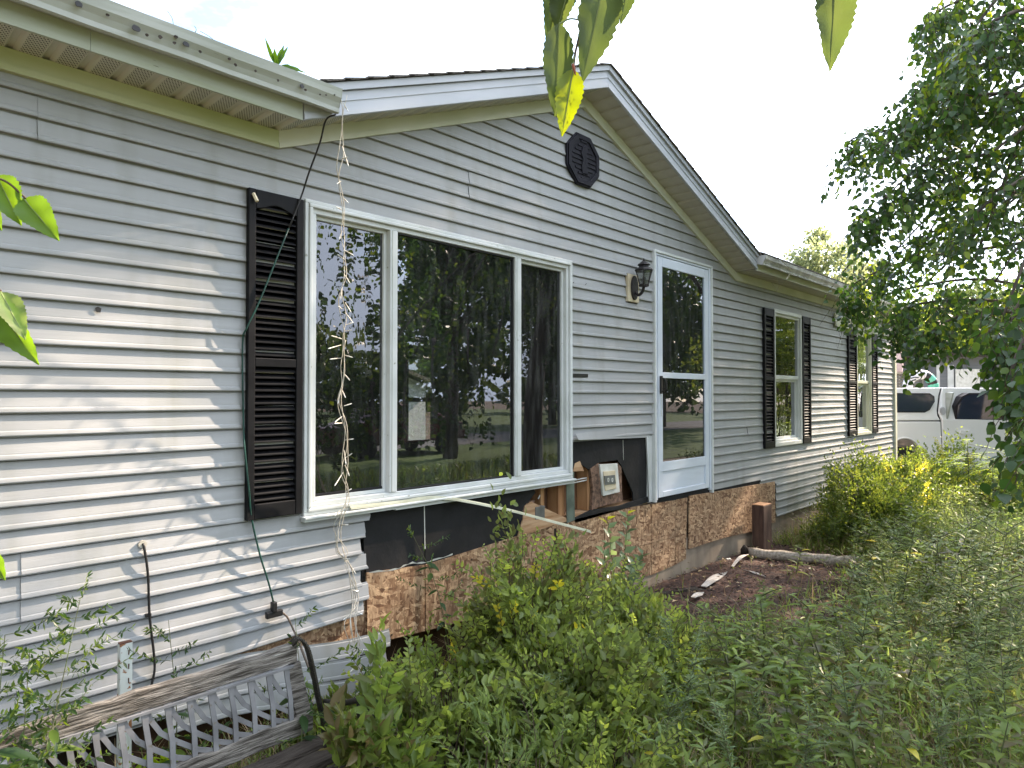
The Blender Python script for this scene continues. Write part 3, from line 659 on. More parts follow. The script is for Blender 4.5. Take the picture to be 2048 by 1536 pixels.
# soffit
YF = -0.235
def soffit_strip(p0, p1, mt, step=0.114, y_end=YF):
    L_ = sqrt((p1[0]-p0[0])**2+(p1[1]-p0[1])**2); n = int(L_/step); ang = math.atan2(p1[1]-p0[1], p1[0]-p0[0]); st = L_/n
    bb = B(); w_ = -y_end-0.001
    prof = [(0, 0), (st*0.60, 0), (st*0.68, 0.012), (st*0.84, 0.013), (st*0.92, 0.003), (st, 0)]
    for x, z in prof: bb.v.append((x, -w_, z))
    for x, z in prof: bb.v.append((x, 0, z))
    k = len(prof); bb.f = [(i, i+1, k+i+1, k+i) for i in range(k-1)]
    me = None
    for i in range(n):
        if me is None:
            me = bpy.data.meshes.new('soffit_panel'); me.from_pydata(bb.v, [], bb.f); me.materials.append(mt)
        o = bpy.data.objects.new('soffit_panel', me); COL.objects.link(o); o.parent = HOUSE
        o.location = Vector((p0[0]+cos(ang)*st*i, 0, p0[1]+sin(ang)*st*i)) - org(HOUSE); o.rotation_euler = (0, -ang, 0)
ZS = 3.022
soffit_strip((-0.76, ZS), (XL, ZS), PERF)
soffit_strip((XL, ZS), (XA, ZA+0.09), PERF)
soffit_strip((XA, ZA+0.09), (XR, ZR+0.093), SOFF)
soffit_strip((XR, ZR+0.09), (12.95, ZR+0.095), SOFF)
# boards closing the eaves from above
B().box(X0, XL-0.02, YF+0.002, 0.30, ZS+0.030, ZS+0.045).build('eave_board', DARKWOOD, HOUSE)
B().box(XR+0.1, 13.0, YF+0.002, 0.30, ZR+0.122, ZR+0.135).build('eave_board', DARKWOOD, HOUSE)
B().prism([(XL-0.02, ZS+0.03), (XA, ZA+0.12), (XR+0.1, ZR+0.122), (XR+0.1, ZR+0.135), (XA, ZA+0.135), (XL-0.02, ZS+0.045)], YF+0.002, 0.30).build('eave_board', DARKWOOD, HOUSE)
# fascia, rake boards
b = B().box(X0, 0.74, YF-0.014, YF, ZS-0.006, 3.20); b.build('fascia_board', FASCIA, HOUSE)
b = B().box(0.742, 1.64, YF-0.0125, YF, ZS-0.006, 3.20); b.build('fascia_board', FASCIA, HOUSE)
def rake(xa, za, xb, zb, hgt, lo, y0, y1, name, mt):
    return B().prism([(xa, za+lo), (xb, zb+lo), (xb, zb+hgt), (xa, za+hgt)], y0, y1).build(name, mt, HOUSE)
ax, az = XA+0.0, ZA+0.085
for (xa, za, xb, zb) in ((XL+0.015, ZS-0.004, ax-0.001, az), (ax+0.001, az, XR+0.02, ZR+0.09)):
    rake(xa, za, xb, zb, 0.125, 0.0, YF-0.016, YF, 'rake_board', RAKE)
    rake(xa, za, xb, zb, 0.030, 0.002, YF-0.022, YF-0.0165, 'rake_trim', RAKE)
    rake(xa, za, xb, zb, 0.080, 0.074, YF-0.021, YF-0.0165, 'rake_trim', RAKE)
    rake(xa, za, xb, zb, 0.168, 0.1285, YF-0.034, YF, 'drip_edge', RAKE)
# shingled roof
def shingle_slope(xa, za, xb, zb, y0, y1, n):
    for i in range(n):
        t0 = i/n; t1 = (i+1.25)/n if i < n-1 else 1.0
        xs0, zs0 = xa+(xb-xa)*t0, za+(zb-za)*t0; xs1, zs1 = xa+(xb-xa)*t1, za+(zb-za)*t1
        B().prism([(xs0, zs0), (xs0, zs0+0.014), (xs1, zs1+0.004), (xs1, zs1)], y0, y1).build('shingle_course', SHINGLE, HOUSE)
shingle_slope(XL-0.05, ZS+0.168-0.025, ax, az+0.170, YF-0.050, 4.0, 19)
shingle_slope(XR+0.05, ZR+0.09+0.150, ax, az+0.170, YF-0.050, 4.0, 19)
B().prism([(XL-0.05, ZS+0.135), (ax, az+0.165), (XR+0.05, ZR+0.235), (XR+0.05, ZR+0.15), (ax, az+0.09), (XL-0.05, ZS+0.07)], YF+0.001, 4.0).build('roof_deck', PINE, HOUSE)
B().prism([(-0.25, 3.20), (4.2, 4.95), (4.2, 4.85), (-0.25, 3.16)], X0, XL-0.02, 'x').build('roof_deck', SHINGLE, HOUSE)
B().prism([(-0.27, 3.165), (4.2, 4.90), (4.2, 4.80), (-0.25, 3.12)], XR+0.07, 13.1, 'x').build('roof_deck', SHINGLE, HOUSE)
for i in range(10):
    B().prism([(-0.29+0.14*i, 3.178+0.055*i), (-0.29+0.14*i, 3.19+0.055*i), (-0.29+0.14*(i+1.2), 3.184+0.055*(i+1.2)), (-0.29+0.14*(i+1.2), 3.17+0.055*(i+1.2))], XR+0.10, 13.12, 'x').build('shingle_course', SHINGLE, HOUSE)
# gutters (ogee front)
def gutter(xa, xb, zb, zt, y0, name, mt, dip=0.0):
    h = zt-zb; d = 0.095
    pr = [(y0, zb+0.02), (y0-0.055, zb), (y0-0.067, zb+0.004), (y0-0.069, zb+h*0.22), (y0-0.078, zb+h*0.42), (y0-0.092, zb+h*0.62), (y0-d, zb+h*0.84), (y0-d-0.003, zt), (y0-d+0.010, zt+0.002), (y0-d+0.010, zt-0.008), (y0-d+0.006, zb+h*0.8), (y0-0.06, zb+0.012), (y0, zb+0.03)]
    bb = B(); n = 24
    for i in range(n+1):
        x = xa+(xb-xa)*i/n; s = dip*sin(pi*i/n)*-1+0.0015*sin(i*2.3)
        for y, z in pr: bb.v.append((x, y+0.001*sin(i*1.9+z*40), z+s))
    k = len(pr)
    for i in range(n):
        for j in range(k):
            a = i*k+j; c = i*k+(j+1) % k; bb.f.append((a, c, c+k, a+k))
    g = bb.build(name, mt, HOUSE, smooth=False)
    for xe, s in ((xa, -1), (xb, 1)):
        poly = [(y, z) for y, z in pr[:9]]+[(y0, zt)]
        B().prism(poly, xe, xe+0.003*s, 'x').build('gutter_end_cap', mt, g)
    return g
GL = gutter(X0, 1.795, 3.078, 3.190, YF-0.0145, 'gutter', GUTTER)
# dents and chips in the gutter face
for (px_, py_, r_) in ((157, 8, 6), (215, 30, 3), (272, 57, 7), (294, 70, 3), (320, 74, 4), (352, 74, 3.5), (349, 86, 3), (372, 88, 6), (400, 103, 3), (459, 118, 3), (471, 130, 3), (511, 142, 2.5), (556, 161, 2.5), (604, 172, 5), (611, 180, 3), (640, 189, 2), (652, 190, 2), (669, 190, 2)):
    c = onY(px_, py_, YF-0.108); rm = r_/430.0
    pl_ = [(c[0]+rm*(0.8+0.35*random.random())*cos(a), c[2]+rm*(0.6+0.4*random.random())*sin(a)) for a in np.linspace(0, 2*pi, 9, endpoint=False)]
    yy = YF-0.0145-0.0975 if (c[2]-3.078)/0.112 > 0.8 else YF-0.0145-0.093
    B().prism(pl_, yy-0.003, yy-0.0002).build('chipped_spot', BLACK if r_ > 4 else DARKWOOD, GL)
GR = gutter(XR+0.03, 9.60, 3.045, 3.145, YF-0.0105, 'gutter', mat('grey_gutter', (0.50, 0.50, 0.49), (0.30, 0.30, 0.29), 3, 0.45, stretch=(4, 1, 0.6)))
gutter(9.62, 13.1, 3.035, 3.135, YF-0.0105, 'gutter', GUTTER)
b = B().box(XR+0.022, 9.6, YF-0.010, YF, ZR+0.082, 3.15); b.build('fascia_board', FRIEZE2, HOUSE)
b = B().box(9.602, 13.1, YF-0.010, YF, ZR+0.078, 3.13); b.build('fascia_board', FRIEZE2, HOUSE)
# loose board sagging over the far window
wpoly([(1670, 626), (1720, 640), (1779, 662), (1779, 672), (1752, 668), (1700, 658), (1672, 652)], -0.05, -0.034, 'sagging_board', FRIEZE2)
# corner post, far end wall
b = B().box(12.93, 13.03, -0.045, 0.06, 0.22, 3.0); b.build('corner_post', FRIEZE2, HOUSE, bev=0.004)
b = B().box(13.0, 13.02, 0.06, 4.1, 0.0, 3.1); b.build('end_wall', SIDING, HOUSE)

# ---- windows
def frame_rect(bb, x0, x1, z0, z1, w_, y0, y1):
    bb.box(x0, x1, y0, y1, z0, z0+w_); bb.box(x0, x1, y0, y1, z1-w_, z1)
    bb.box(x0, x0+w_, y0, y1, z0+w_, z1-w_); bb.box(x1-w_, x1, y0, y1, z0+w_, z1-w_)
    return bb
def casing(par, x0, x1, z0, z1, mt=TRIM):
    frame_rect(B(), x0, x1, z0, z1, 0.020, -0.038, -0.001).build('casing', mt, par, bev=0.004)
    frame_rect(B(), x0+0.0205, x1-0.0205, z0+0.0205, z1-0.0205, 0.020, -0.048, -0.001).build('casing', mt, par, bev=0.005)
# big picture window
WN = B().box(1.80, 3.98, 0.05, 0.052, 1.10, 1.11).build('picture_window', TRIM, HOUSE)
casing(WN, 1.775, 4.005, 1.058, 2.708)
B().box(1.765, 4.01, -0.070, -0.001, 1.044, 1.0575).build('sill', TRIM, WN, bev=0.004)
B().box(1.770, 2.35, -0.055, -0.001, 1.030, 1.0435).build('sill_channel', TRIM, WN)
B().box(2.35, 4.008, -0.050, -0.001, 1.022, 1.0435).build('sill_channel', TRIM, WN)
frame_rect(B(), 1.816, 3.964, 1.099, 2.667, 0.026, -0.030, 0.04).build('window_frame', TRIM, WN, bev=0.003)
for x0, x1 in ((2.315, 2.368), (3.372, 3.432)):
    B().box(x0, x1, -0.036, 0.04, 1.1255, 2.6405).build('mullion', TRIM, WN, bev=0.004)
    B().box(x0+0.012, x0+0.016, -0.0385, -0.0365, 1.127, 2.639).build('mullion_groove', GUTTER, WN)
frame_rect(B(), 1.8425, 2.3145, 1.126, 2.640, 0.020, 0.000, 0.03).build('sash', TRIM, WN, bev=0.002)
frame_rect(B(), 3.4325, 3.9375, 1.126, 2.640, 0.022, -0.002, 0.03).build('sash', TRIM, WN, bev=0.002)
frame_rect(B(), 2.3685, 3.3715, 1.126, 2.640, 0.010, -0.020, 0.03).build('sash', BLACK, WN, bev=0.002)
B().box(1.862, 2.295, 0.016, 0.019, 1.145, 2.621).build('pane', GL_L, WN)
B().box(2.378, 3.362, -0.008, -0.004, 1.135, 2.631).build('pane', GL_C, WN)
B().box(3.454, 3.916, 0.016, 0.019, 1.147, 2.619).build('pane', GL_R, WN)
# right-hand windows
def hung_window(x0, x1, z0, z1, zm, mt=TRIM):
    wn = B().box(x0+0.03, x1-0.03, 0.06, 0.062, z0+0.05, z0+0.06).build('window', mt, HOUSE)
    frame_rect(B(), x0, x1, z0, z1, 0.045, -0.040, -0.001).build('casing', mt, wn, bev=0.005)
    frame_rect(B(), x0+0.0455, x1-0.0455, z0+0.0455, z1-0.0455, 0.030, -0.020, 0.045).build('window_frame', mt, wn, bev=0.003)
    B().box(x0+0.0755, x1-0.0755, -0.016, 0.03, zm-0.022, zm+0.022).build('meeting_rail', mt, wn, bev=0.003)
    B().box(x0+0.0755, x1-0.0755, -0.002, 0.001, zm+0.0225, z1-0.076).build('pane', GL_W, wn)
    frame_rect(B(), x0+0.0757, x1-0.0757, z0+0.0757, zm-0.0225, 0.03, 0.012, 0.04).build('sash', mt, wn, bev=0.002)
    B().box(x0+0.106, x1-0.106, 0.024, 0.027, z0+0.106, zm-0.053).build('pane', GL_W, wn)
    return wn
hung_window(7.790, 8.660, 1.085, 2.705, 1.905); hung_window(10.855, 11.60, 1.085, 2.675, 1.895, FRIEZE2)
# shutters
def shutter(x0, x1, z0, z1, zmid, slats_n, arch=True):
    y0, y1 = -0.050, -0.020
    b = B(); fw = min(0.038, (x1-x0)*0.16)
    b.box(x0, x0+fw, y0, y1, z0, z1); b.box(x1-fw, x1, y0, y1, z0, z1)
    b.box(x0+fw, x1-fw, y0+0.001, y1, z0, z0+0.075); b.box(x0+fw, x1-fw, y0+0.001, y1, zmid-0.022, zmid+0.022)
    if arch:
        n = 10; top = [(x0+fw+(x1-x0-2*fw)*i/n, z1-0.095+0.030*sin(pi*i/n)**2) for i in range(n+1)]
        b.prism([(x1-fw, z1), (x0+fw, z1)]+top, y0+0.001, y1)
    else: b.box(x0+fw, x1-fw, y0+0.001, y1, z1-0.09, z1)
    b.box(x0+0.004, x1-0.004, y1+0.0005, -0.0195, z0+0.004, z1-0.004)
    sh = b.build('shutter', SHUT, HOUSE, bev=0.004)
    me = None
    for za, zb in ((z0+0.078, zmid-0.024), (zmid+0.024, z1-0.062)):
        n = int((zb-za)/slats_n); st = (zb-za)/n
        for i in range(n):
            if me is None:
                s = B(); ww = x1-x0-2*fw-0.004
                s.prism([(0.0, 0.0), (0.0, 0.005), (-0.022, -0.012), (-0.022, -0.017)], -ww/2, ww/2, 'x')
                me = bpy.data.meshes.new('slat'); me.from_pydata([(v[0], v[1], v[2]) for v in s.v], [], s.f); me.materials.append(SHUT)
            o = bpy.data.objects.new('slat', me); COL.objects.link(o); o.parent = sh
            o.location = Vector(((x0+x1)/2, y1-0.001, za+st*(i+0.8))) - org(HOUSE)
    return sh
shutter(1.468, 1.760, 1.078, 2.694, 1.845, 0.031)
shutter(7.500, 7.784, 1.080, 2.690, 1.880, 0.036, False); shutter(8.665, 8.945, 1.080, 2.690, 1.880, 0.036, False)
shutter(10.455, 10.845, 1.095, 2.665, 1.880, 0.036, False); shutter(11.605, 11.900, 1.095, 2.655, 1.880, 0.036, False)
B().tube([(1.487, -0.056, 2.665), (1.497, -0.075, 2.625)], 0.009, 6).build('shutter_peg', CREAM, HOUSE)
# ---- storm door
DR = B().box(5.20, 6.23, 0.03, 0.032, 0.775, 0.78).build('storm_door', DOORW, HOUSE)
b = B(); b.box(5.165, 5.188, -0.045, 0.02, 0.740, 2.985); b.box(6.232, 6.262, -0.045, 0.02, 0.715, 2.985); b.box(5.1885, 6.2315, -0.045, 0.02, 2.962, 2.985)
b.build('door_casing', TRIM, DR, bev=0.003)
b = B(); b.box(5.1885, 5.222, -0.034, 0.02, 0.755, 2.961); b.box(6.200, 6.2315, -0.034, 0.02, 0.745, 2.961); b.box(5.2225, 6.1995, -0.034, 0.02, 2.942, 2.961)
b.build('door_frame', DOORW, DR, bev=0.003)
b = B(); YD0, YD1 = -0.030, 0.000
b.box(5.240, 5.318, YD0, YD1, 0.772, 2.936); b.box(6.118, 6.192, YD0, YD1, 0.772, 2.936)
b.box(5.3185, 6.1175, YD0, YD1, 2.850, 2.936); b.box(5.3185, 6.1175, YD0+0.002, YD1, 1.842, 1.895); b.box(5.3185, 6.1175, YD0+0.002, YD1, 1.000, 1.085); b.box(5.3185, 6.1175, YD0, YD1, 0.772, 0.82)
b.build('door_leaf', DOORW, DR, bev=0.003)
B().box(5.3190, 6.1170, YD0+0.012, YD1, 0.8205, 0.9995).build('kick_panel', DOORW, DR, bev=0.004)
B().box(5.3190, 6.1170, -0.016, -0.013, 1.8955, 2.8495).build('pane', GL_D, DR)
B().box(5.3190, 6.1170, -0.016, -0.013, 1.0855, 1.8415).build('pane', GL_R, DR)
B().box(5.2225, 5.2390, -0.02, -0.001, 0.772, 2.938).build('gap_seal', BLACK, DR)
hd = B(); hd.box(5.262, 5.292, -0.048, -0.0305, 1.70, 1.86); hd.tube(smoothline([(5.277, -0.05, 1.84), (5.277, -0.085, 1.82), (5.277, -0.085, 1.74), (5.277, -0.05, 1.72)], 4), 0.007, 8); hd.build('handle', BLACK, DR, bev=0.002)
B().box(5.282, 5.290, -0.036, -0.0305, 1.50, 1.69).build('latch_strip', TRIM, DR)
# inner door with raised panels
b = B(); b.box(5.20, 6.23, 0.10, 0.14, 0.78, 2.95); ind = b.build('entry_door', INDOOR, HOUSE)
B().prism([(5.30, 2.62), (5.30, 2.94), (6.2, 2.94), (6.2, 2.30), (6.12, 2.35), (6.05, 2.55), (5.95, 2.62), (5.85, 2.62), (5.70, 2.60), (5.62, 2.66), (5.5, 2.70), (5.42, 2.68), (5.36, 2.62)], 0.088, 0.098).build('door_surround_panel', HEADER, ind)
for x0, x1, z0, z1 in ((5.40, 5.52, 2.15, 2.55), (5.60, 5.68, 2.15, 2.50), (5.86, 5.98, 2.10, 2.52), (5.36, 5.40, 1.92, 2.12)):
    B().box(x0, x0+0.012, 0.085, 0.098, z0, z1).box(x1, x1+0.012, 0.085, 0.098, z0, z1).build('door_panel_rib', HEADER, ind)
for x0 in (5.50, 5.70, 5.90):
    B().box(x0, x0+0.010, 0.088, 0.098, 1.15, 1.98).build('door_panel_rib', HEADER, ind)
# vinyl post beside the door where the siding is gone
B().tube([onY(1293.5, 873, -0.02), onY(1296, 930, -0.022), onY(1299, 1000, -0.03)], 0.010, 4).build('channel_strip', TRIM, HOUSE)
B().box(5.085, 5.164, -0.012, 0.02, 0.745, 1.33).build('channel_strip', TRIM, HOUSE, bev=0.003)
# bent flap of siding over the hole
fl = B(); nF = 12
for i in range(nF+1):
    t = i/nF; px_ = 1157+(1297-1157)*t; out_ = -0.022-0.045*(1-t)**3
    for top in (0, 1):
        c = onY(px_-6*(1-t)*top, (862-4*t if top else 880-5*t)+(6*(1-t)**4 if top else 0), out_ if not top else out_*0.8)
        fl.v.append(tuple(c))
for i in range(nF): fl.f.append((2*i, 2*i+2, 2*i+3, 2*i+1))
fo = fl.build('bent_siding_flap', SIDING, HOUSE); md = fo.modifiers.new('s', 'SOLIDIFY'); md.thickness = 0.0015
# slot and nail marks
wpoly([(1143, 747), (1176, 748), (1176, 755), (1143, 755)], -0.024, -0.019, 'slot_bracket', BLACK)
for a, b_ in ((1145, 567), (1170, 570)): B().tube([onY(a, b_, -0.012), onY(a+3, b_-3, -0.04)], 0.002, 5).build('nail', BLACK, HOUSE)
wpoly([(190, 616), (196, 613), (203, 617), (201, 625), (193, 624)], -0.0205, -0.0192, 'siding_hole', BLACK)
# octagonal gable vent
oc = [onY(a, b_, -0.045) for a, b_ in ((1153, 263), (1181, 273), (1201, 309), (1204, 352), (1183, 378), (1157, 371), (1136, 328), (1135, 286))]
cx_ = sum(p[0] for p in oc)/8; cz_ = sum(p[2] for p in oc)/8; R_ = 0.222
def octo(r, rot=pi/8): return [(cx_+r*cos(rot+i*pi/4), cz_+r*sin(rot+i*pi/4)*0.98) for i in range(8)]
VT = B().prism(octo(R_), -0.036, -0.014).build('gable_vent', VENT, HOUSE, bev=0.006)
b = B(); a_, c_ = octo(R_-0.012), octo(R_-0.055)
n = 0
for y in (-0.046, -0.0365):
    for q in (a_, c_): b.v += [(x, y, z) for x, z in q]
for i in range(8):
    k = (i+1) % 8; b.f += [(i, k, 8+k, 8+i), (16+i, 24+i, 24+k, 16+k), (i, 16+i, 16+k, k), (8+i, 8+k, 24+k, 24+i)]
b.build('vent_rim', VENT, VT, bev=0.003)
for i in range(9):
    z = cz_-0.145+0.036*i; hw = min(0.150, R_*0.98-abs(z-cz_)-0.035) if abs(z-cz_) > 0.07 else 0.150
    hw = min(hw, 0.152); B().box(cx_-hw, cx_+hw, -0.0425, -0.0365, z-0.008, z+0.008).build('slat', VENT, VT, bev=0.002)
B().prism([(cx_+x*0.9, cz_+z*0.9) for x, z in ((-0.035, -0.12), (0.05, -0.12), (0.035, -0.05), (0.045, 0.0), (0.02, 0.04), (0.045, 0.09), (0.02, 0.13), (-0.03, 0.10), (-0.05, 0.05), (-0.025, 0.0), (-0.04, -0.06))], -0.049, -0.0427).build('vent_emblem', VENT, VT, bev=0.004)
# dim room behind the glass: floor, ceiling, back wall with its own window
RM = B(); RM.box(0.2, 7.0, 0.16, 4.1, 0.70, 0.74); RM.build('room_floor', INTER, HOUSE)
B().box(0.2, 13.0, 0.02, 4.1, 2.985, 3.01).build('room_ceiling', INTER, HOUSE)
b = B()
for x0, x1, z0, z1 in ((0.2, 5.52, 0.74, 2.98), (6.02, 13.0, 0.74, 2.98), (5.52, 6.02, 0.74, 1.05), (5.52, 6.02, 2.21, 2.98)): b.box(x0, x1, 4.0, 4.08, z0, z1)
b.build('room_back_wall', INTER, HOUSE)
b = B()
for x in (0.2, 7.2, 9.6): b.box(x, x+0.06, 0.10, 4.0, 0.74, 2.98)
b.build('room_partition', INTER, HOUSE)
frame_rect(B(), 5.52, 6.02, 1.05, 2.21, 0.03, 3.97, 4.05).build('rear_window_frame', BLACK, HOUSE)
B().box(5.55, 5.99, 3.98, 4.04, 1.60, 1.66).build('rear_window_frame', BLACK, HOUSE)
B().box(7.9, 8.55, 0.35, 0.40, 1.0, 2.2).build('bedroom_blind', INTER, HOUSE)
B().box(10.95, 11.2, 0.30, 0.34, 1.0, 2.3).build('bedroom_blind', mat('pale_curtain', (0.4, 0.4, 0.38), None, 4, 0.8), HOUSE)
# dangling trim channel
pts = smoothline([onY(700, 1013, -0.052), onY(800, 1002, -0.052), onY(880, 993, -0.055), onY(1000, 1014, -0.14), (*onY(1100, 1040, -0.24),), (*onY(1180, 1061, -0.32),)], 6)
dl = B()
for k, off in enumerate((0.0, 0.0065, 0.013)):
    q = [(p[0], p[1]-0.004*k, p[2]-off) for p in pts]
    for p0, p1 in zip(q, q[1:]): dl.bar(p0, p1, 0.010 if k == 1 else 0.005, 0.0055)
DL = dl.build('hanging_trim_strip', mat('cream_channel', (0.66, 0.66, 0.54), (0.5, 0.5, 0.38), 6, 0.5), None, loc=tuple(pts[0]))
tag(DL, 'long cream vinyl strip hanging down from under the picture window sill', 'trim strip')

# ------------------------------------------------------------------ things on the house
c0 = (4.84, -0.05, 2.50)
LM = thing('wall_lantern', 'black metal wall lantern on a cream block left of the storm door', 'wall lamp', (4.845, -0.02, 2.60))
B().box(4.765, 4.930, -0.034, -0.002, 2.480, 2.715).build('mount_block', CREAM, LM, bev=0.004)
B().prism([(4.845+0.052*cos(a), 2.60+0.105*sin(a)) for a in np.linspace(0, 2*pi, 20, endpoint=False)], -0.052, -0.0345).build('backplate', LAMPM, LM, bev=0.006)
B().tube(smoothline([(4.845, -0.052, 2.56), (4.845, -0.085, 2.535), (4.845, -0.120, 2.560), (4.845, -0.135, 2.60)], 5), 0.013, 8).build('arm', LAMPM, LM, True)
lc = (4.845, -0.135)
def hexring(r, z): return [(lc[0]+r*cos(pi/6+i*pi/3), lc[1]+r*sin(pi/6+i*pi/3), z) for i in range(6)]
b = B(); lo_, hi_ = hexring(0.040, 2.615), hexring(0.075, 2.735)
for i in range(6): b.bar(lo_[i], hi_[i], 0.006, 0.006); b.bar(lo_[i], lo_[(i+1) % 6], 0.007, 0.007); b.bar(hi_[i], hi_[(i+1) % 6], 0.009, 0.009)
b.build('cage', LAMPM, LM)
b = B(); lo_, hi_ = hexring(0.037, 2.617), hexring(0.071, 2.733); b.v = lo_+hi_; b.f = [(i, (i+1) % 6, 6+(i+1) % 6, 6+i) for i in range(6)]
b.build('lantern_glass', glass_material('lantern_glass', (0.7, 0.72, 0.7), 0, 0.8, 0.2), LM)
B().lathe((lc[0], lc[1], 0), [(0.040, 2.600), (0.043, 2.616), (0.020, 2.618), (0.012, 2.66), (0.012, 2.68)], 6).build('lamp_holder', LAMPM, LM)
B().lathe((lc[0], lc[1], 0), [(0.079, 2.738), (0.070, 2.752), (0.045, 2.762), (0.040, 2.775), (0.055, 2.783), (0.050, 2.79), (0.020, 2.812), (0.008, 2.818), (0.009, 2.828), (0.003, 2.840)], 12).build('cap', LAMPM, LM)

# extension cord
pts = [(1.79, -0.30, 3.075)]+[tuple(onY(a, b_, y)) for a, b_, y in ((652, 240, -0.26), (640, 285, -0.20), (618, 345, -0.11), (600, 400, -0.060), (560, 500, -0.062), (520, 600, -0.062), (494, 655, -0.056), (485, 690, -0.034), (487, 850, -0.034), (490, 905, -0.056), (498, 980, -0.062), (503, 1035, -0.045), (520, 1110, -0.045), (537, 1165, -0.045), (547, 1205, -0.045))]
q = smoothline(pts, 5); k = 24
EC = thing('extension_cord', 'thin green extension cord running down over the big black shutter to a black plug', 'cord', q[-1])
B().tube(q[:k], 0.0045, 6).build('cord', BLACK, EC, True); B().tube(q[k-1:], 0.0045, 6).build('cord', GREENC, EC, True)
p = Vector(q[-1]); b = B(); b.box(p.x-0.012, p.x+0.012, p.y-0.018, p.y+0.012, p.z-0.045, p.z+0.004); b.box(p.x-0.040, p.x+0.045, p.y-0.014, p.y+0.010, p.z-0.072, p.z-0.040)
b.build('plug', BLACK, EC, bev=0.004)
B().tube(smoothline([tuple(p+Vector((0.04, 0, -0.055))), tuple(onY(575, 1235, -0.06)), tuple(onY(588, 1262, -0.25)), tuple(onY(600, 1290, -0.60)), tuple(onY(640, 1400, -0.72)), tuple(onY(655, 1480, -0.72))], 6), 0.005, 6).build('cord', mat('brown_cord', (0.10, 0.075, 0.055), None, 9, 0.6), EC, True)
q = smoothline([tuple(onY(a, b_, y)) for a, b_, y in ((284, 1088, -0.015), (288, 1094, -0.030), (296, 1150, -0.034), (299, 1230, -0.032), (307, 1300, -0.032), (309, 1340, -0.032), (300, 1385, -0.034), (296, 1420, -0.04))], 6)
CB = thing('wall_cable', 'black cable coming out of a round grommet low on the left siding', 'cable', q[0])
B().tube(q, 0.0055, 6).build('cord', BLACK, CB, True)
c = Vector(q[0]); B().prism([(c.x+0.018*cos(a), c.z+0.016*sin(a)) for a in np.linspace(0, 2*pi, 14, endpoint=False)], -0.026, -0.012).build('grommet', mat('clear_grommet', (0.45, 0.42, 0.36), None, 9, 0.3), CB)
c = onY(297, 1230, -0.03); B().box(c[0]-0.012, c[0]+0.010, -0.036, -0.018, c[2]-0.008, c[2]+0.006).build('clip', BLACK, CB)

# string of mini lights
SLT = thing('string_lights', 'strand of white mini lights dangling from the gutter end in front of the picture window', 'string lights', tuple(onY(684, 205, -0.33)))
ctrl = [(686, 190, -.34), (680, 235, -.33), (683, 300, -.31), (682, 350, -.30), (684, 420, -.28), (684, 470, -.26), (686, 510, -.25), (690, 545, -.24), (684, 590, -.23), (690, 640, -.21), (685, 680, -.20), (688, 720, -.19), (684, 760, -.18), (681, 800, -.17), (689, 850, -.16), (690, 900, -.14), (686, 950, -.12), (692, 985, -.105), (690, 1010, -.10), (680, 1060, -.08), (682, 1100, -.07), (700, 1130, -.07), (706, 1200, -.075), (702, 1240, -.16), (712, 1290, -.20), (716, 1330, -.22), (722, 1370, -.24)]
for w_i in range(3):
    rq = random.Random(w_i+1)
    cc = [(a+rq.uniform(-7, 7)+(7 if w_i == 2 and b_ > 1120 else 0), b_, y) for a, b_, y in ctrl]
    if w_i == 2: cc = cc[10:]
    q = smoothline([tuple(onY(a, b_, y)) for a, b_, y in cc], 4)
    q = [(p[0]+0.004*sin(i*0.9+w_i*2), p[1]+0.004*cos(i*0.9+w_i*2), p[2]) for i, p in enumerate(q)]
    B().tube(q, 0.0021, 5).build('wire', WIRE, SLT, True)
for w_i in range(3):
    rq = random.Random(40+w_i); q = smoothline([tuple(onY(a+rq.uniform(-14, 14), b_+rq.uniform(-6, 6), y)) for a, b_, y in ctrl[18+w_i:25]], 4)
    B().tube(q, 0.0016, 5).build('wire', WIRE, SLT, True)
rq = random.Random(5)
stems = [(686, 205, 10, 8), (684, 292, 14, 24), (683, 318, 12, 2), (682, 362, -6, -2), (685, 395, 12, 4), (684, 420, -14, -8), (688, 500, 16, 8), (684, 462, -5, 14), (690, 520, -18, -12), (688, 548, 14, 4), (684, 572, -3, 10), (690, 605, 12, 3), (684, 618, -6, -2), (690, 625, 14, 4), (692, 650, 16, -4), (690, 662, 12, 3), (684, 678, -22, 0), (682, 690, -26, 6), (688, 710, 16, 3), (684, 716, -22, 6), (686, 745, 12, 4), (682, 778, -8, 16), (688, 812, 18, 2), (684, 780, 8, 0), (684, 833, -12, -2), (684, 846, -16, 0), (690, 880, 14, 2), (688, 900, 6, 14), (690, 916, 14, -2), (686, 945, -22, 12), (690, 930, 10, 12), (690, 985, 14, -2), (682, 1018, -10, 4), (684, 1050, 8, 4), (688, 1118, 10, -2), (700, 1130, 12, 4), (704, 1180, 10, 6), (704, 1225, -16, 8), (706, 1222, 16, -2), (712, 1262, 14, 6), (712, 1300, 16, 2), (714, 1330, -12, 8)]
ys_ = np.interp([s[1] for s in stems], [c[1] for c in ctrl], [c[2] for c in ctrl])
for (a, b_, dx, dy), y in zip(stems, ys_):
    dy = dy+rq.uniform(-5, 11); dx = dx*rq.uniform(0.5, 0.85); p0 = Vector(onY(a, b_, y)); p1 = Vector(onY(a+dx, b_+dy, y-rq.uniform(0.0, 0.03))); d = (p1-p0).normalized(); L_ = (p1-p0).length
    B().tube([p0, p0+(p1-p0)*0.55, p1-d*min(0.012, L_*0.3), p1], [0.0022, 0.0024, 0.0035, 0.0030], 6).build('bulb_socket', WIRE, SLT)
    B().tube([p1, p1+d*0.008, p1+d*0.014, p1+d*0.019], [0.0026, 0.0030, 0.0022, 0.0006], 6).build('bulb', BULB, SLT)
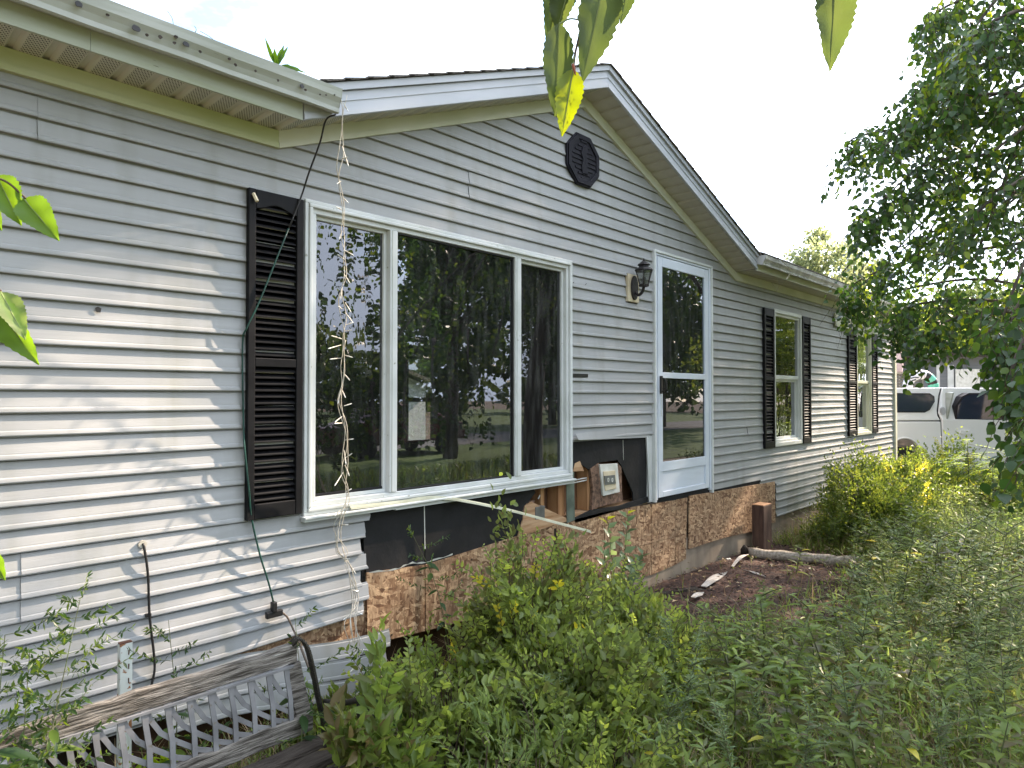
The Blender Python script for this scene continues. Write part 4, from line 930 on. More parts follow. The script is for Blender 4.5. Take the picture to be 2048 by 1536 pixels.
for i, (a, b_, y, l_) in enumerate(((1545, 505, -.36, [(1552, 510), (1580, 540), (1572, 560)]), (1555, 560, -.22, [(1552, 556), (1557, 570), (1552, 585)]), (1548, 575, -.2, [(1543, 565), (1548, 572), (1553, 575)]))):
    q = smoothline([tuple(onY(u, v, y)) for u, v in l_], 5); o = B().tube(q, 0.003, 5).build('gutter_clip', WIRE, HOUSE)

# ------------------------------------------------------------------ bench
BX = thing('garden_bench', 'weathered wooden garden bench with grey plastic lattice back below the left siding', 'bench', (0.8, -0.9, 0))
yb = -0.77
def board(a, b_, th, hgt, nm, mt, par=BX, jag=0.006, seed=1):
    r_ = random.Random(seed); a = Vector(a); b_ = Vector(b_); n = 22; bb = B()
    for i in range(n+1):
        p = a.lerp(b_, i/n); d = jag*r_.uniform(-1, 1)
        for sy, sz in ((-1, -1), (1, -1), (1, 1), (-1, 1)):
            bb.v.append((p.x, p.y+sy*th/2+jag*0.5*r_.uniform(-1, 1), p.z+sz*hgt/2+(d if sz > 0 else d*0.4)))
    for i in range(n):
        for j in range(4): c = i*4+j; e = i*4+(j+1) % 4; bb.f.append((c, e, e+4, c+4))
    bb.f += [(0, 3, 2, 1), tuple(n*4+i for i in range(4))]
    return bb.build(nm, mt, par, bev=0.004)
RT0, RT1 = Vector((-0.25, yb, 0.660)), Vector((1.34, yb+0.02, 0.672))
board(RT0, RT1, 0.035, 0.066, 'top_rail', OLDWOOD, seed=2)
RB0, RB1 = Vector((-0.25, yb-0.03, 0.385)), Vector((1.395, yb-0.01, 0.397))
board(RB0, RB1, 0.035, 0.070, 'bottom_rail', OLDWOOD, seed=3)
board((1.345, yb, 0.37), (1.352, yb+0.006, 0.372), 0.03, 0.01, 'end_spacer', OLDWOOD, seed=9)
b = B().bar((1.362, yb-0.005, 0.415), (1.322, yb+0.012, 0.632), 0.062, 0.034, (0, 1, 0)); b.build('end_stile', OLDWOOD, BX, bev=0.004)
# lattice strips: straight ones and ones that sweep down to the right
zt, zb_ = 0.630, 0.420
def strip(pts, w_, y):
    bb = B(); n = len(pts)
    for i, (x, z) in enumerate(pts):
        a = pts[max(i-1, 0)]; c = pts[min(i+1, n-1)]; dx, dz = c[0]-a[0], c[1]-a[1]; l_ = sqrt(dx*dx+dz*dz); nx, nz = -dz/l_, dx/l_
        ww = w_*(1.35 if i == 0 else 1.0)
        for s in (-1, 1):
            for yy in (y, y+0.006): bb.v.append((x+nx*s*ww/2, yy-0.02*(zt-z)/0.2, z+nz*s*ww/2))
    for i in range(n-1):
        c = 4*i
        bb.f += [(c, c+4, c+6, c+2), (c+1, c+3, c+7, c+5), (c, c+1, c+5, c+4), (c+2, c+6, c+7, c+3)]
    bb.f += [(0, 2, 3, 1), (4*n-4, 4*n-3, 4*n-1, 4*n-2)]
    bb.build('lattice_strip', LATT, BX)
for i in range(22):
    x = -0.22+i*0.072
    if x < 1.31: strip([(x, zt+0.006), (x+0.002, zt-0.04), (x+0.012, zb_+0.09), (x+0.012, zb_-0.004)], 0.0175, yb-0.006)
    e = [(x+0.004, zt+0.006), (x+0.018, zt-0.030), (x+0.050, zt-0.085), (x+0.10, zb_+0.080), (x+0.17, zb_+0.028), (x+0.245, zb_-0.004)]
    e = [(a, c) for a, c in e if a < 1.33]
    if len(e) > 2: strip(e, 0.0165, yb+0.0015)
B().box(-0.25, 1.32, yb-0.012, yb+0.004, 0.625, 0.634).build('lattice_edge', LATT, BX)
# seat planks
for i, (y, zz) in enumerate(((-0.86, 0.335), (-0.96, 0.332), (-1.06, 0.330), (-1.16, 0.326))):
    board((-0.25, y, zz), (1.42+0.008*i, y+0.005, zz-0.01*(i == 2)), 0.078, 0.026, 'seat_plank', DARKWOOD, seed=11+i)
# iron end frame with strap and scroll arm
b = B()
st_ = smoothline([(1.318, yb+0.025, 0.700), (1.340, yb-0.005, 0.728), (1.362, yb-0.03, 0.700), (1.385, yb-0.04, 0.60), (1.405, yb-0.05, 0.48), (1.43, yb-0.05, 0.36), (1.44, yb-0.02, 0.15), (1.44, yb+0.05, 0.0)], 6)
for p0, p1 in zip(st_, st_[1:]): b.bar(p0, p1, 0.010, 0.034, (0, 1, 0))
b.build('end_strap', IRON, BX, bev=0.002)
arm = smoothline([(1.43, yb-0.05, 0.47), (1.46, yb-0.12, 0.475), (1.475, yb-0.20, 0.505), (1.475, yb-0.27, 0.515), (1.475, yb-0.31, 0.485), (1.475, yb-0.295, 0.455), (1.475, yb-0.27, 0.46)], 6)
B().tube(arm, 0.011, 8).build('arm_scroll', IRON, BX, True)
B().tube(smoothline([(1.475, yb-0.22, 0.50), (1.465, yb-0.25, 0.35), (1.455, yb-0.20, 0.15), (1.47, yb-0.28, 0.0)], 6), 0.009, 8).build('leg', IRON, BX, True)
B().tube(smoothline([(1.44, yb-0.06, 0.33), (1.45, yb-0.18, 0.30), (1.45, yb-0.38, 0.315)], 5), 0.012, 8).build('seat_bracket', IRON, BX, True)
for x in (-0.2, 0.6):
    B().bar((x, yb-0.38, 0.31), (x, yb-0.36, 0.0), 0.03, 0.03).build('leg', IRON, BX); B().bar((x, yb, 0.36), (x, yb+0.03, 0.0), 0.03, 0.03).build('leg', IRON, BX)
# slotted metal angle standing behind the bench
c = onY(253, 1287, -0.30); zt_ = c[2]
PB = thing('slotted_bracket', 'rusty white slotted metal upright standing behind the wooden bench', 'bracket', (c[0], -0.30, 0))
b = B(); b.box(c[0]-0.021, c[0]+0.021, -0.302, -0.299, 0, zt_); b.box(c[0]-0.023, c[0]-0.0215, -0.302, -0.272, 0, zt_); b.build('angle_iron', RUST, PB)
B().box(c[0]-0.023, c[0]+0.021, -0.30, -0.275, zt_+0.0005, zt_+0.004).build('rusty_top', mat('rust', (0.12, 0.05, 0.03), None, 20, 0.8), PB)
for i in range(5): B().box(c[0]+0.006, c[0]+0.010, -0.3035, -0.3022, zt_-0.045-i*0.055, zt_-0.025-i*0.055).build('slot', mat('slot_rust', (0.08, 0.035, 0.02), None, 20, 0.8), PB)

# ------------------------------------------------------------------ post, log, scraps
c = onY(1536, 1008, -0.22)
PS = thing('wooden_post', 'short brown square timber post at the end of the strand board skirting', 'post', (c[0], -0.2, 0))
B().box(c[0]-0.115, c[0]+0.10, -0.22, -0.09, -0.05, c[2]-0.012).build('shaft', POSTW, PS, bev=0.006)
B().box(c[0]-0.113, c[0]+0.098, -0.218, -0.092, c[2]-0.0118, c[2]-0.002).build('top', POSTT, PS, bev=0.004)
a = onZ(1498, 1106, 0.06); e_ = onZ(1728, 1126, 0.06)
n = 14; P = [Vector(a).lerp(Vector(e_), i/n)+Vector((0, 0, 0.004*sin(i*1.7))) for i in range(n+1)]
lg = B().tube(P, [0.052+0.007*sin(i*2.1)+0.004*cos(i*3.7) for i in range(n+1)], 12).build('timber_log', DEADW, None, True, loc=tuple(a))
tag(lg, 'bleached grey landscape timber lying across the mulch bed by the post', 'timber')
a = onZ(1487, 1108, 0.03)
o = B().tube([tuple(a+np.array([0.02, 0, -0.01])), tuple(a+np.array([-0.01, -0.02, 0.05])), tuple(a+np.array([-0.05, -0.03, 0.10]))], [0.035, 0.045, 0.012], 7).build('wood_stump', DARKWOOD, None, loc=tuple(a))
tag(o, 'dark broken wood stump at the left end of the bleached timber', 'wood')
def scrap(px0, py0, px1, py1, w_, curl, mt, lab, nm='wood_scrap', z=0.05):
    a = Vector(onZ(px0, py0, z)); e = Vector(onZ(px1, py1, z)); d = (e-a); sd = d.cross(Vector((0, 0, 1))).normalized(); bb = B(); n = 8
    for i in range(n+1):
        t = i/n; p = a+d*t+Vector((0, 0, curl*sin(pi*t)+0.01)); ww = w_*(0.35+0.65*sin(pi*min(1, t*0.9+0.12)))
        for s in (-1, 1): bb.v.append(tuple(p+sd*ww*s/2+Vector((0, 0, 0.004*s*sin(i)))))
    for i in range(n): bb.f.append((2*i, 2*i+2, 2*i+3, 2*i+1))
    o = bb.build(nm, mt, None, loc=tuple(a)); md = o.modifiers.new('s', 'SOLIDIFY'); md.thickness = 0.006
    tag(o, lab, 'debris'); return o
scrap(1408, 1176, 1452, 1147, 0.085, 0.012, SPLINT, 'largest pale splintered board lying on the red mulch')
scrap(1465, 1136, 1496, 1112, 0.040, 0.03, SPLINT, 'curved pale wood splinter near the left end of the timber')
scrap(1386, 1198, 1406, 1188, 0.06, 0.004, SPLINT, 'small pale triangular scrap below the largest splintered board')
scrap(1488, 1142, 1530, 1156, 0.025, 0.004, SPLINT, 'thin light stick lying on the mulch right of the curved splinter')
scrap(1340, 1180, 1425, 1184, 0.03, 0.004, DARKWOOD, 'dark flat stick lying on the mulch in front of the splintered board')
scrap(1452, 1120, 1462, 1122, 0.04, 0.004, WHITE, 'small white chip beside the foundation on the mulch')
scrap(1950, 1376, 1992, 1382, 0.07, 0.004, DEADW, 'short pale plank half buried in weeds at the lower right', z=0.10)
scrap(1665, 1316, 1686, 1314, 0.03, 0.006, WHITE, 'crumpled white scrap among the weeds right of the shrub', z=0.10)
# half-buried edging board of the bed
a = onZ(1300, 1185, 0.02); o = B().bar(tuple(a+np.array([-.5, .06, 0])), tuple(a+np.array([.35, -.25, 0.0])), 0.05, 0.05).build('edging_board', DARKWOOD, None, loc=tuple(a)); tag(o, 'dark rotten edging board between the shrub and the mulch', 'edging board')

# ------------------------------------------------------------------ near hanging leaves
def toothed_leaf(name, base, tip, width, facing, mt, parent, teeth=13, curl=0.12, holes=0, stem=None):
    base = Vector(base); tip = Vector(tip); d = tip-base; Ln = d.length; d.normalize()
    f = Vector(facing).normalized(); s = d.cross(f).normalized(); nrm = s.cross(d)
    rows = teeth*2; bb = B(); 
    for i in range(rows+1):
        t = i/rows; wv = (sin(pi*t**0.72))**0.85*(1-0.15*t); tooth = 0.045 if i % 2 else -0.01
        hw = width*0.5*max(0.0, wv)*(1+tooth*2) if 0 < i < rows else 0.0008
        c = base+d*Ln*t - nrm*Ln*curl*t*t
        for u in (-1, -0.5, 0, 0.5, 1):
            ripple = 0.018*Ln*sin(t*17+u*3)*abs(u)
            bb.v.append(tuple(c+s*hw*u + nrm*(abs(u)**1.3*hw*0.42+ripple)))
    for i in range(rows):
        for j in range(4): a = i*5+j; bb.f.append((a, a+1, a+6, a+5))
    o = bb.build(name, mt, parent, smooth=True)
    me = o.data; at_ = me.attributes.new('leafvar', 'FLOAT', 'POINT')
    at_.data.foreach_set('value', [min(1, max(0, 0.45+0.25*sin(v.co.x*180+v.co.z*90)*0.6+(0.25 if i % 5 == 2 else 0))) for i, v in enumerate(me.vertices)])
    vb = B(); vb.tube([base-d*0.001, base+d*Ln*0.5-nrm*Ln*curl*0.25, base+d*Ln*0.96-nrm*Ln*curl*0.92], [0.0009, 0.0006, 0.0002], 5); vb.build('midrib', mat_vein, o)
    if stem is not None: B().tube(smoothline([stem, tuple((Vector(stem)+base)/2+Vector((0, 0, 0.003))), tuple(base)], 4), 0.0009, 5).build('leaf_stalk', mat_vein, parent)
    if holes:
        hb_ = B(); rr_ = random.Random(holes)
        for _ in range(holes):
            t = rr_.uniform(0.25, 0.85); u = rr_.uniform(-0.6, 0.6); wv = sin(pi*t**0.72)
            c = base+d*Ln*t - nrm*Ln*curl*t*t + s*width*0.5*wv*u + nrm*(abs(u)**1.3*width*0.5*wv*0.42-0.0012)
            r0 = rr_.uniform(0.0006, 0.0017); n0 = len(hb_.v)
            for k in range(6): hb_.v.append(tuple(c+s*r0*cos(k*pi/3)*0.7+d*r0*sin(k*pi/3)))
            hb_.f.append(tuple(range(n0, n0+6)))
        ho = hb_.build('leaf_spots', DARKWOOD, o); ho['kind'] = 'stuff'
    return o
mat_vein = mat('leaf_vein', (0.16, 0.20, 0.06), None, 9, 0.6)
cam_dir = -Vector(FWD)
def P3(px, py, dep): return tuple(at(px, py, dep))
NB = thing('hanging_branch', 'twig with large toothed green leaves hanging in from above the gable peak', 'branch', P3(1150, -60, 0.66))
B().tube(smoothline([P3(1165, -230, .66), P3(1160, -60, .66), P3(1165, 30, .66), P3(1150, 110, .655), P3(1146, 150, .65)], 6), 0.0013, 6).build('twig', TWIG, NB, True)
fc = cam_dir+Vector((0.15, 0.1, 0.25))
toothed_leaf('leaf', P3(1125, -60, .67), P3(1097, 88, .67), 0.034, fc+Vector((0.3, 0, 0)), LEAF_N, NB, curl=0.05)
toothed_leaf('leaf', P3(1140, -30, .665), P3(1112, 60, .665), 0.030, fc+Vector((-0.3, 0.2, 0)), LEAF_N, NB, curl=0.05)
toothed_leaf('leaf', P3(1118, 48, .652), P3(1110, 232, .648), 0.030, fc, LEAF_N, NB, curl=0.02, stem=P3(1160, 40, .66))
toothed_leaf('leaf', P3(1212, -55, .66), P3(1166, 163, .66), 0.044, fc+Vector((0.2, -0.1, 0)), LEAF_N, NB, curl=0.03, stem=P3(1164, -60, .66))
toothed_leaf('leaf', P3(1262, -70, .67), P3(1242, 47, .67), 0.026, fc, LEAF_N, NB, curl=0.04)
toothed_leaf('leaf', P3(1146, 140, .645), P3(1124, 272, .642), 0.027, fc, LEAF_NY, NB, curl=0.02, holes=34, stem=P3(1148, 112, .655))
B().tube([P3(1146, 128, .64), P3(1148, 137, .64), P3(1151, 150, .64)], [0.0014, 0.0016, 0.0006], 6).build('bud', mat('red_bud', (0.30, 0.07, 0.03), None, 20, 0.5), NB)
N2 = thing('hanging_branch', 'single large toothed leaf hanging into the sky at the top right of centre', 'leaf', P3(1672, -80, 0.7))
B().tube([P3(1680, -230, .7), P3(1676, -90, .7), P3(1674, -60, .7)], 0.0012, 6).build('twig', TWIG, N2)
toothed_leaf('leaf', P3(1672, -70, .70), P3(1662, 139, .70), 0.043, fc+Vector((-0.2, 0, 0)), LEAF_N, N2, curl=0.04, teeth=15)
toothed_leaf('leaf', P3(1650, -80, .71), P3(1640, 25, .71), 0.035, fc+Vector((0.4, 0.2, 0)), LEAF_N, N2, curl=0.04)
N3 = thing('hanging_branch', 'bright green toothed leaves poking in at the left edge above the siding hole', 'branch', P3(-40, 360, 0.62))
B().tube(smoothline([P3(-200, 300, .62), P3(-40, 350, .62), P3(10, 362, .62), P3(52, 397, .62)], 6), 0.0010, 6).build('twig', TWIG, N3, True)
sd = Vector((0.3, -0.2, 0.9))
toothed_leaf('leaf', P3(-6, 352, .625), P3(36, 442, .61), 0.030, fc+Vector((-0.2, 0.1, 0.8)), LEAF_NB, N3, curl=0.12)
toothed_leaf('leaf', P3(48, 398, .62), P3(110, 471, .60), 0.029, fc+Vector((-0.1, 0.1, 0.4)), LEAF_NB, N3, curl=0.12)
toothed_leaf('leaf', P3(-45, 380, .63), P3(-4, 455, .62), 0.028, fc, LEAF_NB, N3)
N4 = thing('hanging_branch', 'drooping toothed leaves with a curled grey underside low at the left edge', 'branch', P3(-40, 560, 0.60))
B().tube(smoothline([P3(-160, 540, .60), P3(-40, 555, .60), P3(2, 582, .60)], 6), 0.0010, 6).build('twig', TWIG, N4, True)
toothed_leaf('leaf', P3(2, 585, .60), P3(50, 672, .585), 0.022, fc+Vector((0.5, 0.5, 0)), LEAF_G, N4, curl=0.10)
toothed_leaf('leaf', P3(-12, 600, .605), P3(64, 722, .59), 0.030, fc, LEAF_NB, N4, curl=0.14)
toothed_leaf('leaf', P3(-60, 560, .61), P3(-2, 640, .60), 0.030, fc, LEAF_NB, N4)
toothed_leaf('leaf', P3(-20, 1100, .60), P3(6, 1162, .60), 0.018, fc, LEAF_NB, N4)
# seedling growing in the gutter
GP = thing('gutter_seedling', 'small yellow green seedling sprouting from the end of the left gutter', 'seedling', (1.47, -0.30, 3.17))
g0 = onY(556, 132, -0.29)
B().tube(smoothline([tuple(g0+np.array([0, 0.02, -0.05])), tuple(g0)], 3), 0.003, 5).build('stem', GSTEM, GP)
for a, b_ in (((548, 125), (530, 76)), ((556, 130), (566, 90)), ((555, 130), (574, 92)), ((560, 132), (612, 142)), ((560, 134), (600, 140)), ((553, 130), (548, 98))):
    toothed_leaf('leaf', tuple(onY(*a, -0.29)), tuple(onY(*b_, -0.32)), 0.028 if b_[0] > 540 else 0.018, fc, LEAF_NB, GP, teeth=5, curl=0.1)
for i, (a, b_) in enumerate((((347, 50), (335, 22)), ((390, 66), (389, 52)), ((433, 85), (400, 62)))):
    o = B().tube(smoothline([tuple(onY(*a, -0.3)), tuple(onY((a[0]+b_[0])/2+3, (a[1]+b_[1])/2, -0.3)), tuple(onY(*b_, -0.3))], 4), 0.0016, 4).build('gutter_grass', mat('dry_grass', (0.25, 0.24, 0.12), None, 9, 0.7) if i == 0 else bpy.data.materials['dry_grass'], None, loc=tuple(onY(*a, -0.3)))
    tag(o, ['tallest dry grass blade standing up from the left gutter', 'tiny upright grass blade in the middle of the left gutter', 'leaning grass blade right of the others in the left gutter'][i], 'grass')

# ------------------------------------------------------------------ shrubs
def ell_points(n, c, r, shell=0.55, noise=0.25, zmin=0.02):
    m_ = max(24, n//75) if n < 8000 else n//110; cv = rdir(m_); cv[:, 2] = np.abs(cv[:, 2])*0.98; cr_ = RNG.uniform(0.45, 1.04, m_)
    i = RNG.integers(0, m_, n); v = cv[i]*cr_[i][:, None]+RNG.normal(size=(n, 3))*0.085; v[:, 2] = np.abs(v[:, 2])
    rad = np.linalg.norm(v, axis=1); v = v/rad[:, None]
    bump = 1+noise*(np.sin(v[:, 0]*5.1+c[0])*np.cos(v[:, 1]*4.3+c[1]*2)+0.5*np.sin(v[:, 2]*9+v[:, 0]*7))
    P = np.array(c)+v*np.array(r)*(rad*bump)[:, None]
    P[:, 2] = np.maximum(P[:, 2], zmin); return P, v
def shrub(name, label, c, r, n, mt, Ln=(0.032, 0.060), ratio=0.50, stems=26, sprigs=160, cat='shrub', stemmat=TWIG, tipy=0.0, noise=0.25, group=None):
    T_ = thing(name, label, cat, (c[0], c[1], 0), group); P, v = ell_points(n, c, r, noise=noise)
    D = v*0.8+RNG.normal(size=v.shape)*0.6+np.array([0, 0, 0.25]); N = norm(RNG.normal(size=v.shape)*0.55+np.array([-0.1, -0.35, 0.8]))
    hgt = np.clip((P[:, 2]-c[2])/r[2], 0, 1)
    base_v = np.clip(RNG.normal(0.42, 0.2, n)+0.25*np.sin(P[:, 0]*7+P[:, 1]*9)*0.5, 0, 0.94)
    LF = leaves_hi if c[0] < 5 else leaves; parts = [LF(P, D, N, RNG.uniform(Ln[0], Ln[1], n), ratio, 0.10, 0.10, base_v)]
    st = B(); tw = B()
    for i in range(stems):
        a = random.uniform(0, 2*pi); q = random.uniform(0.3, 1.0)
        e = Vector((c[0]+cos(a)*r[0]*q*0.95, c[1]+sin(a)*r[1]*q*0.95, c[2]+r[2]*sqrt(max(0, 1-q*q*0.8))*0.95))
        s0 = Vector((c[0]+cos(a)*0.12, c[1]+sin(a)*0.12, 0)); m_ = s0.lerp(e, 0.5)+Vector((0, 0, 0.12*r[2]))
        st.tube([s0, m_, e], [0.006, 0.004, 0.002], 4)
    # sprigs: shoots that stick out of the outline with leaves in pairs
    sp = []
    for i in range(sprigs):
        v0 = rdir(1)[0]; v0[2] = abs(v0[2]); s0 = np.array(c)+v0*np.array(r)*RNG.uniform(0.75, 1.0)
        d = norm(v0*0.7+np.array([0, 0, 0.7])+RNG.normal(size=3)*0.35); L_ = RNG.uniform(0.08, 0.24)*(1.5 if RNG.random() < 0.12 else 1.0)
        k = int(L_/0.018); t = np.linspace(0.1, 1, k)[:, None]; pp = s0+d*L_*t+np.array([0, 0, -0.05])*t*t
        side = norm(np.cross(d, RNG.normal(size=3))); alt = np.where(np.arange(k) % 2 == 0, 1, -1)[:, None]
        dd = side*alt+d*0.7+RNG.normal(size=(k, 3))*0.2; NN = np.tile(np.cross(side, d), (k, 1))+RNG.normal(size=(k, 3))*0.3
        vv = np.clip(RNG.normal(0.6, 0.15, k), 0, 0.95)
        if tipy and RNG.random() < tipy: vv[:] = 1.0
        sp.append((pp, dd, NN, RNG.uniform(Ln[0]*0.8, Ln[1]*0.95, k)*(1.1-0.5*t[:, 0]), vv)); st.tube([tuple(s0), tuple(s0+d*L_*0.5), tuple(pp[-1])], [0.002, 0.0015, 0.0008], 3)
    if sp:
        parts.append(LF(*[np.concatenate([s[j] for s in sp]) for j in (0, 1, 2, 3)], ratio, 0.1, 0.05, np.concatenate([s[4] for s in sp])))
    leaf_obj('foliage', join(parts), mt, T_); st.build('stems', stemmat, T_)['kind'] = 'stuff'
    return T_
shrub('leafy_shrub', 'tall bright leafy shrub against the skirting under the picture window', (2.68, -0.80, 0.12), (0.42, 0.40, 0.74), 6500, LEAF_S, sprigs=210, tipy=0.10)
shrub('leafy_shrub', 'broad green shrub in front of the taller one, at the centre bottom', (2.50, -1.25, 0.03), (0.58, 0.42, 0.52), 7500, LEAF_S, sprigs=210)
shrub('leafy_shrub', 'lower shrub spreading right towards the mulch bed', (3.25, -1.05, 0.03), (0.55, 0.45, 0.46), 5500, LEAF_S, sprigs=170)
shrub('leafy_shrub', 'dark shrub between the bench and the strand board under the window', (2.12, -0.66, 0.02), (0.42, 0.30, 0.37), 3400, LEAF_W, Ln=(0.035, 0.07), ratio=0.42, sprigs=90, tipy=0.05)
shrub('leafy_shrub', 'small light green shrub against the strand board left of the mulch', (3.62, -0.55, 0.03), (0.36, 0.26, 0.46), 2400, LEAF_S, sprigs=110)
shrub('far_bush', 'dense rounded bush with yellow tips right of the wooden post', (8.35, -0.85, 0.05), (0.74, 0.55, 0.86), 16000, LEAF_B, Ln=(0.032, 0.055), sprigs=260, tipy=0.15, cat='bush')
shrub('far_bush', 'yellowish bush below the far window, behind the rounded one', (9.9, -0.85, 0.05), (0.95, 0.55, 0.86), 13000, LEAF_B, Ln=(0.035, 0.06), sprigs=230, tipy=0.25, cat='bush')
shrub('far_bush', 'sunlit bush at the house corner in front of the white truck', (11.8, -1.0, 0.05), (1.0, 0.6, 0.78), 9500, LEAF_B, Ln=(0.04, 0.065), sprigs=200, tipy=0.4, cat='bush')
shrub('far_bush', 'loose bush in front of the truck door', (10.8, -1.9, 0.05), (0.9, 0.5, 0.78), 8000, LEAF_B, Ln=(0.035, 0.06), sprigs=150, tipy=0.3, cat='bush')

# plants with upright stems and lance leaves
def stalk_plant(h, n, L0, L1, ratio, lean=0.15, droop=0.25, branchy=0, seed=0, bare=0.1):
    rg = np.random.default_rng(seed); ph = rg.uniform(0, 6.28); d = np.array([cos(ph)*lean, sin(ph)*lean, 1.0]); stems = []; P = []; D = []; N = []; Ls = []
    def line(s0, dv, ln, k, la, lb):
        t = np.linspace(bare, 1, k); curve = s0+np.outer(t*ln, dv)+np.outer(t**2*ln*0.18, np.array([dv[0], dv[1], -0.3]))
        stems.append([s0, s0+dv*ln*0.5+np.array([dv[0], dv[1], -.3])*ln*0.045, curve[-1]])
        az = np.arange(k)*2.4+rg.uniform(0, 6); out_ = np.stack([np.cos(az), np.sin(az), np.full(k, 0.35)], 1)
        P.append(curve); D.append(out_+rg.normal(size=(k, 3))*0.15); N.append(np.stack([-np.cos(az)*0.3, -np.sin(az)*0.3, np.ones(k)], 1)); Ls.append((la+(lb-la)*t)*rg.uniform(0.75, 1.2, k))
    line(np.zeros(3), d, h, n, L0, L1)
    for i in range(branchy):
        t = rg.uniform(0.35, 0.95); s0 = d*h*t; az = rg.uniform(0, 6.28); dv = norm(np.array([cos(az), sin(az), 0.75])); line(s0, dv, h*rg.uniform(0.15, 0.32), max(6, n//3), L1*0.9, L1*0.5)
    P, D, N, Ls = map(np.concatenate, (P, D, N, Ls))
    var = np.clip(rg.normal(0.5, 0.22, len(P)), 0, 1)
    return leaves_hi(P, D, N, Ls, ratio, 0.06, droop, var), stems
def plant_proto(name, label, cat, args, mt, group):
    (V, T_, A), stems = stalk_plant(**args)
    o = thing(name, label, cat, (0, 0, 0), group)
    me = tri_mesh('leaves', V, T_, A, [mt]); lo = bpy.data.objects.new('leaves', me); COL.objects.link(lo); lo.parent = o
    b = B()
    for s in stems: b.tube(s, [0.0032, 0.0024, 0.001], 4)
    b.build('stem', GSTEM, o); return o
def copy_plant(o, loc, rz, sc, label=None):
    r = o.copy(); COL.objects.link(r); r.location = loc; r.rotation_euler = (0, 0, rz); r.scale = (sc,)*3; r['org'] = list(map(float, loc))
    if label: r['label'] = label
    for ch in o.children:
        c = ch.copy(); COL.objects.link(c); c.parent = r
    return r
def scatter(protos, n, region, sc=(0.7, 1.25), reject=None):
    used = [False]*len(protos); k = 0; tries = 0
    while k < n and tries < n*50:
        tries += 1; x, y = region()
        if reject and reject(x, y): continue
        i = random.randrange(len(protos)); loc = (x, y, float(gz(x, y))-0.01); rz = random.uniform(0, 6.28); s = random.uniform(*sc)
        if not used[i]:
            used[i] = True; o = protos[i]; o.location = loc; o.rotation_euler = (0, 0, rz); o.scale = (s,)*3
        else: copy_plant(protos[i], loc, rz, s)
        k += 1
def in_mulch(x, y): return bool(inpoly(np.array([x]), np.array([y]), [(3.6, 0.1), (7.7, 0.1), (7.3, -0.75), (6.6, -1.2), (5.0, -1.0), (3.9, -0.6)])[0])
G1 = 'tall narrow leaved weeds across the overgrown yard'
gold = [plant_proto('tall_weed', 'tall narrow leaved weed growing in the overgrown yard', 'weed', dict(h=h, n=n, L0=0.07, L1=0.035, ratio=0.20, seed=s, branchy=br, lean=0.16), LEAF_G if s % 2 else LEAF_W, G1) for h, n, s, br in ((0.60, 46, 1, 3), (0.52, 40, 2, 2), (0.68, 52, 3, 5), (0.44, 34, 4, 0))]
def over_bed(x, y, h):      # would a plant here hide the open mulch bed
    a, b_, w_ = proj(np.stack([np.atleast_1d(x), np.atleast_1d(y), np.full(np.shape(np.atleast_1d(x)), h)], 1))
    return (a > 1330) & (a < 1710) & (b_ < 1225+(a-1330)*0.05) & (np.atleast_1d(x) < 7.4)
def reg_r():   # the visible wedge of yard to the right
    while True:
        x = random.uniform(3.2, 14); y = random.uniform(-3.0, -0.8)
        a, b_, w_ = proj((x, y, 0.2))
        if w_[0] > 1 and -50 < a[0] < 2150 and b_[0] < 1650: return x, y
def rej1(x, y): return in_mulch(x, y) or (over_bed(x, y, 0.42)[0] and random.random() < 0.93) or (x < 4.2 and y > -1.5) or (x < 7.6 and random.random() < 0.62)
scatter(gold, 150, reg_r, (0.7, 1.25), rej1)
G2 = 'low broad leaved weeds among the grass'
broad = [plant_proto('low_weed', 'low broad leaved weed among the yard grass', 'weed', dict(h=h, n=n, L0=0.08, L1=0.05, ratio=0.36, seed=s, branchy=2, lean=0.25), LEAF_W if s % 2 else LEAF_S, G2) for h, n, s in ((0.24, 18, 11), (0.18, 14, 12), (0.30, 22, 13))]
def reg_n():
    while True:
        x = random.uniform(2.2, 8); y = random.uniform(-3.0, -0.6); a, b_, w_ = proj((x, y, 0.1))
        if w_[0] > 1 and 640 < a[0] < 2150 and b_[0] < 1640: return x, y
scatter(broad, 290, reg_n, (0.8, 1.9), lambda x, y: (in_mulch(x, y) or over_bed(x, y, 0.22)[0]) and random.random() < 0.88)
G3 = 'feathery pale green weeds in the yard'
feath = [plant_proto('feathery_weed', 'feathery pale green weed with thread like leaves', 'weed', dict(h=h, n=n, L0=0.05, L1=0.03, ratio=0.13, seed=s_, branchy=br, lean=0.22, droop=0.1), mt_, G3) for h, n, s_, br, mt_ in ((0.42, 90, 31, 6, LEAF_P), (0.34, 80, 32, 5, LEAF_G), (0.50, 110, 33, 8, LEAF_P))]
scatter(feath, 110, reg_n, (0.7, 1.3), lambda x, y: in_mulch(x, y) or over_bed(x, y, 0.38)[0])
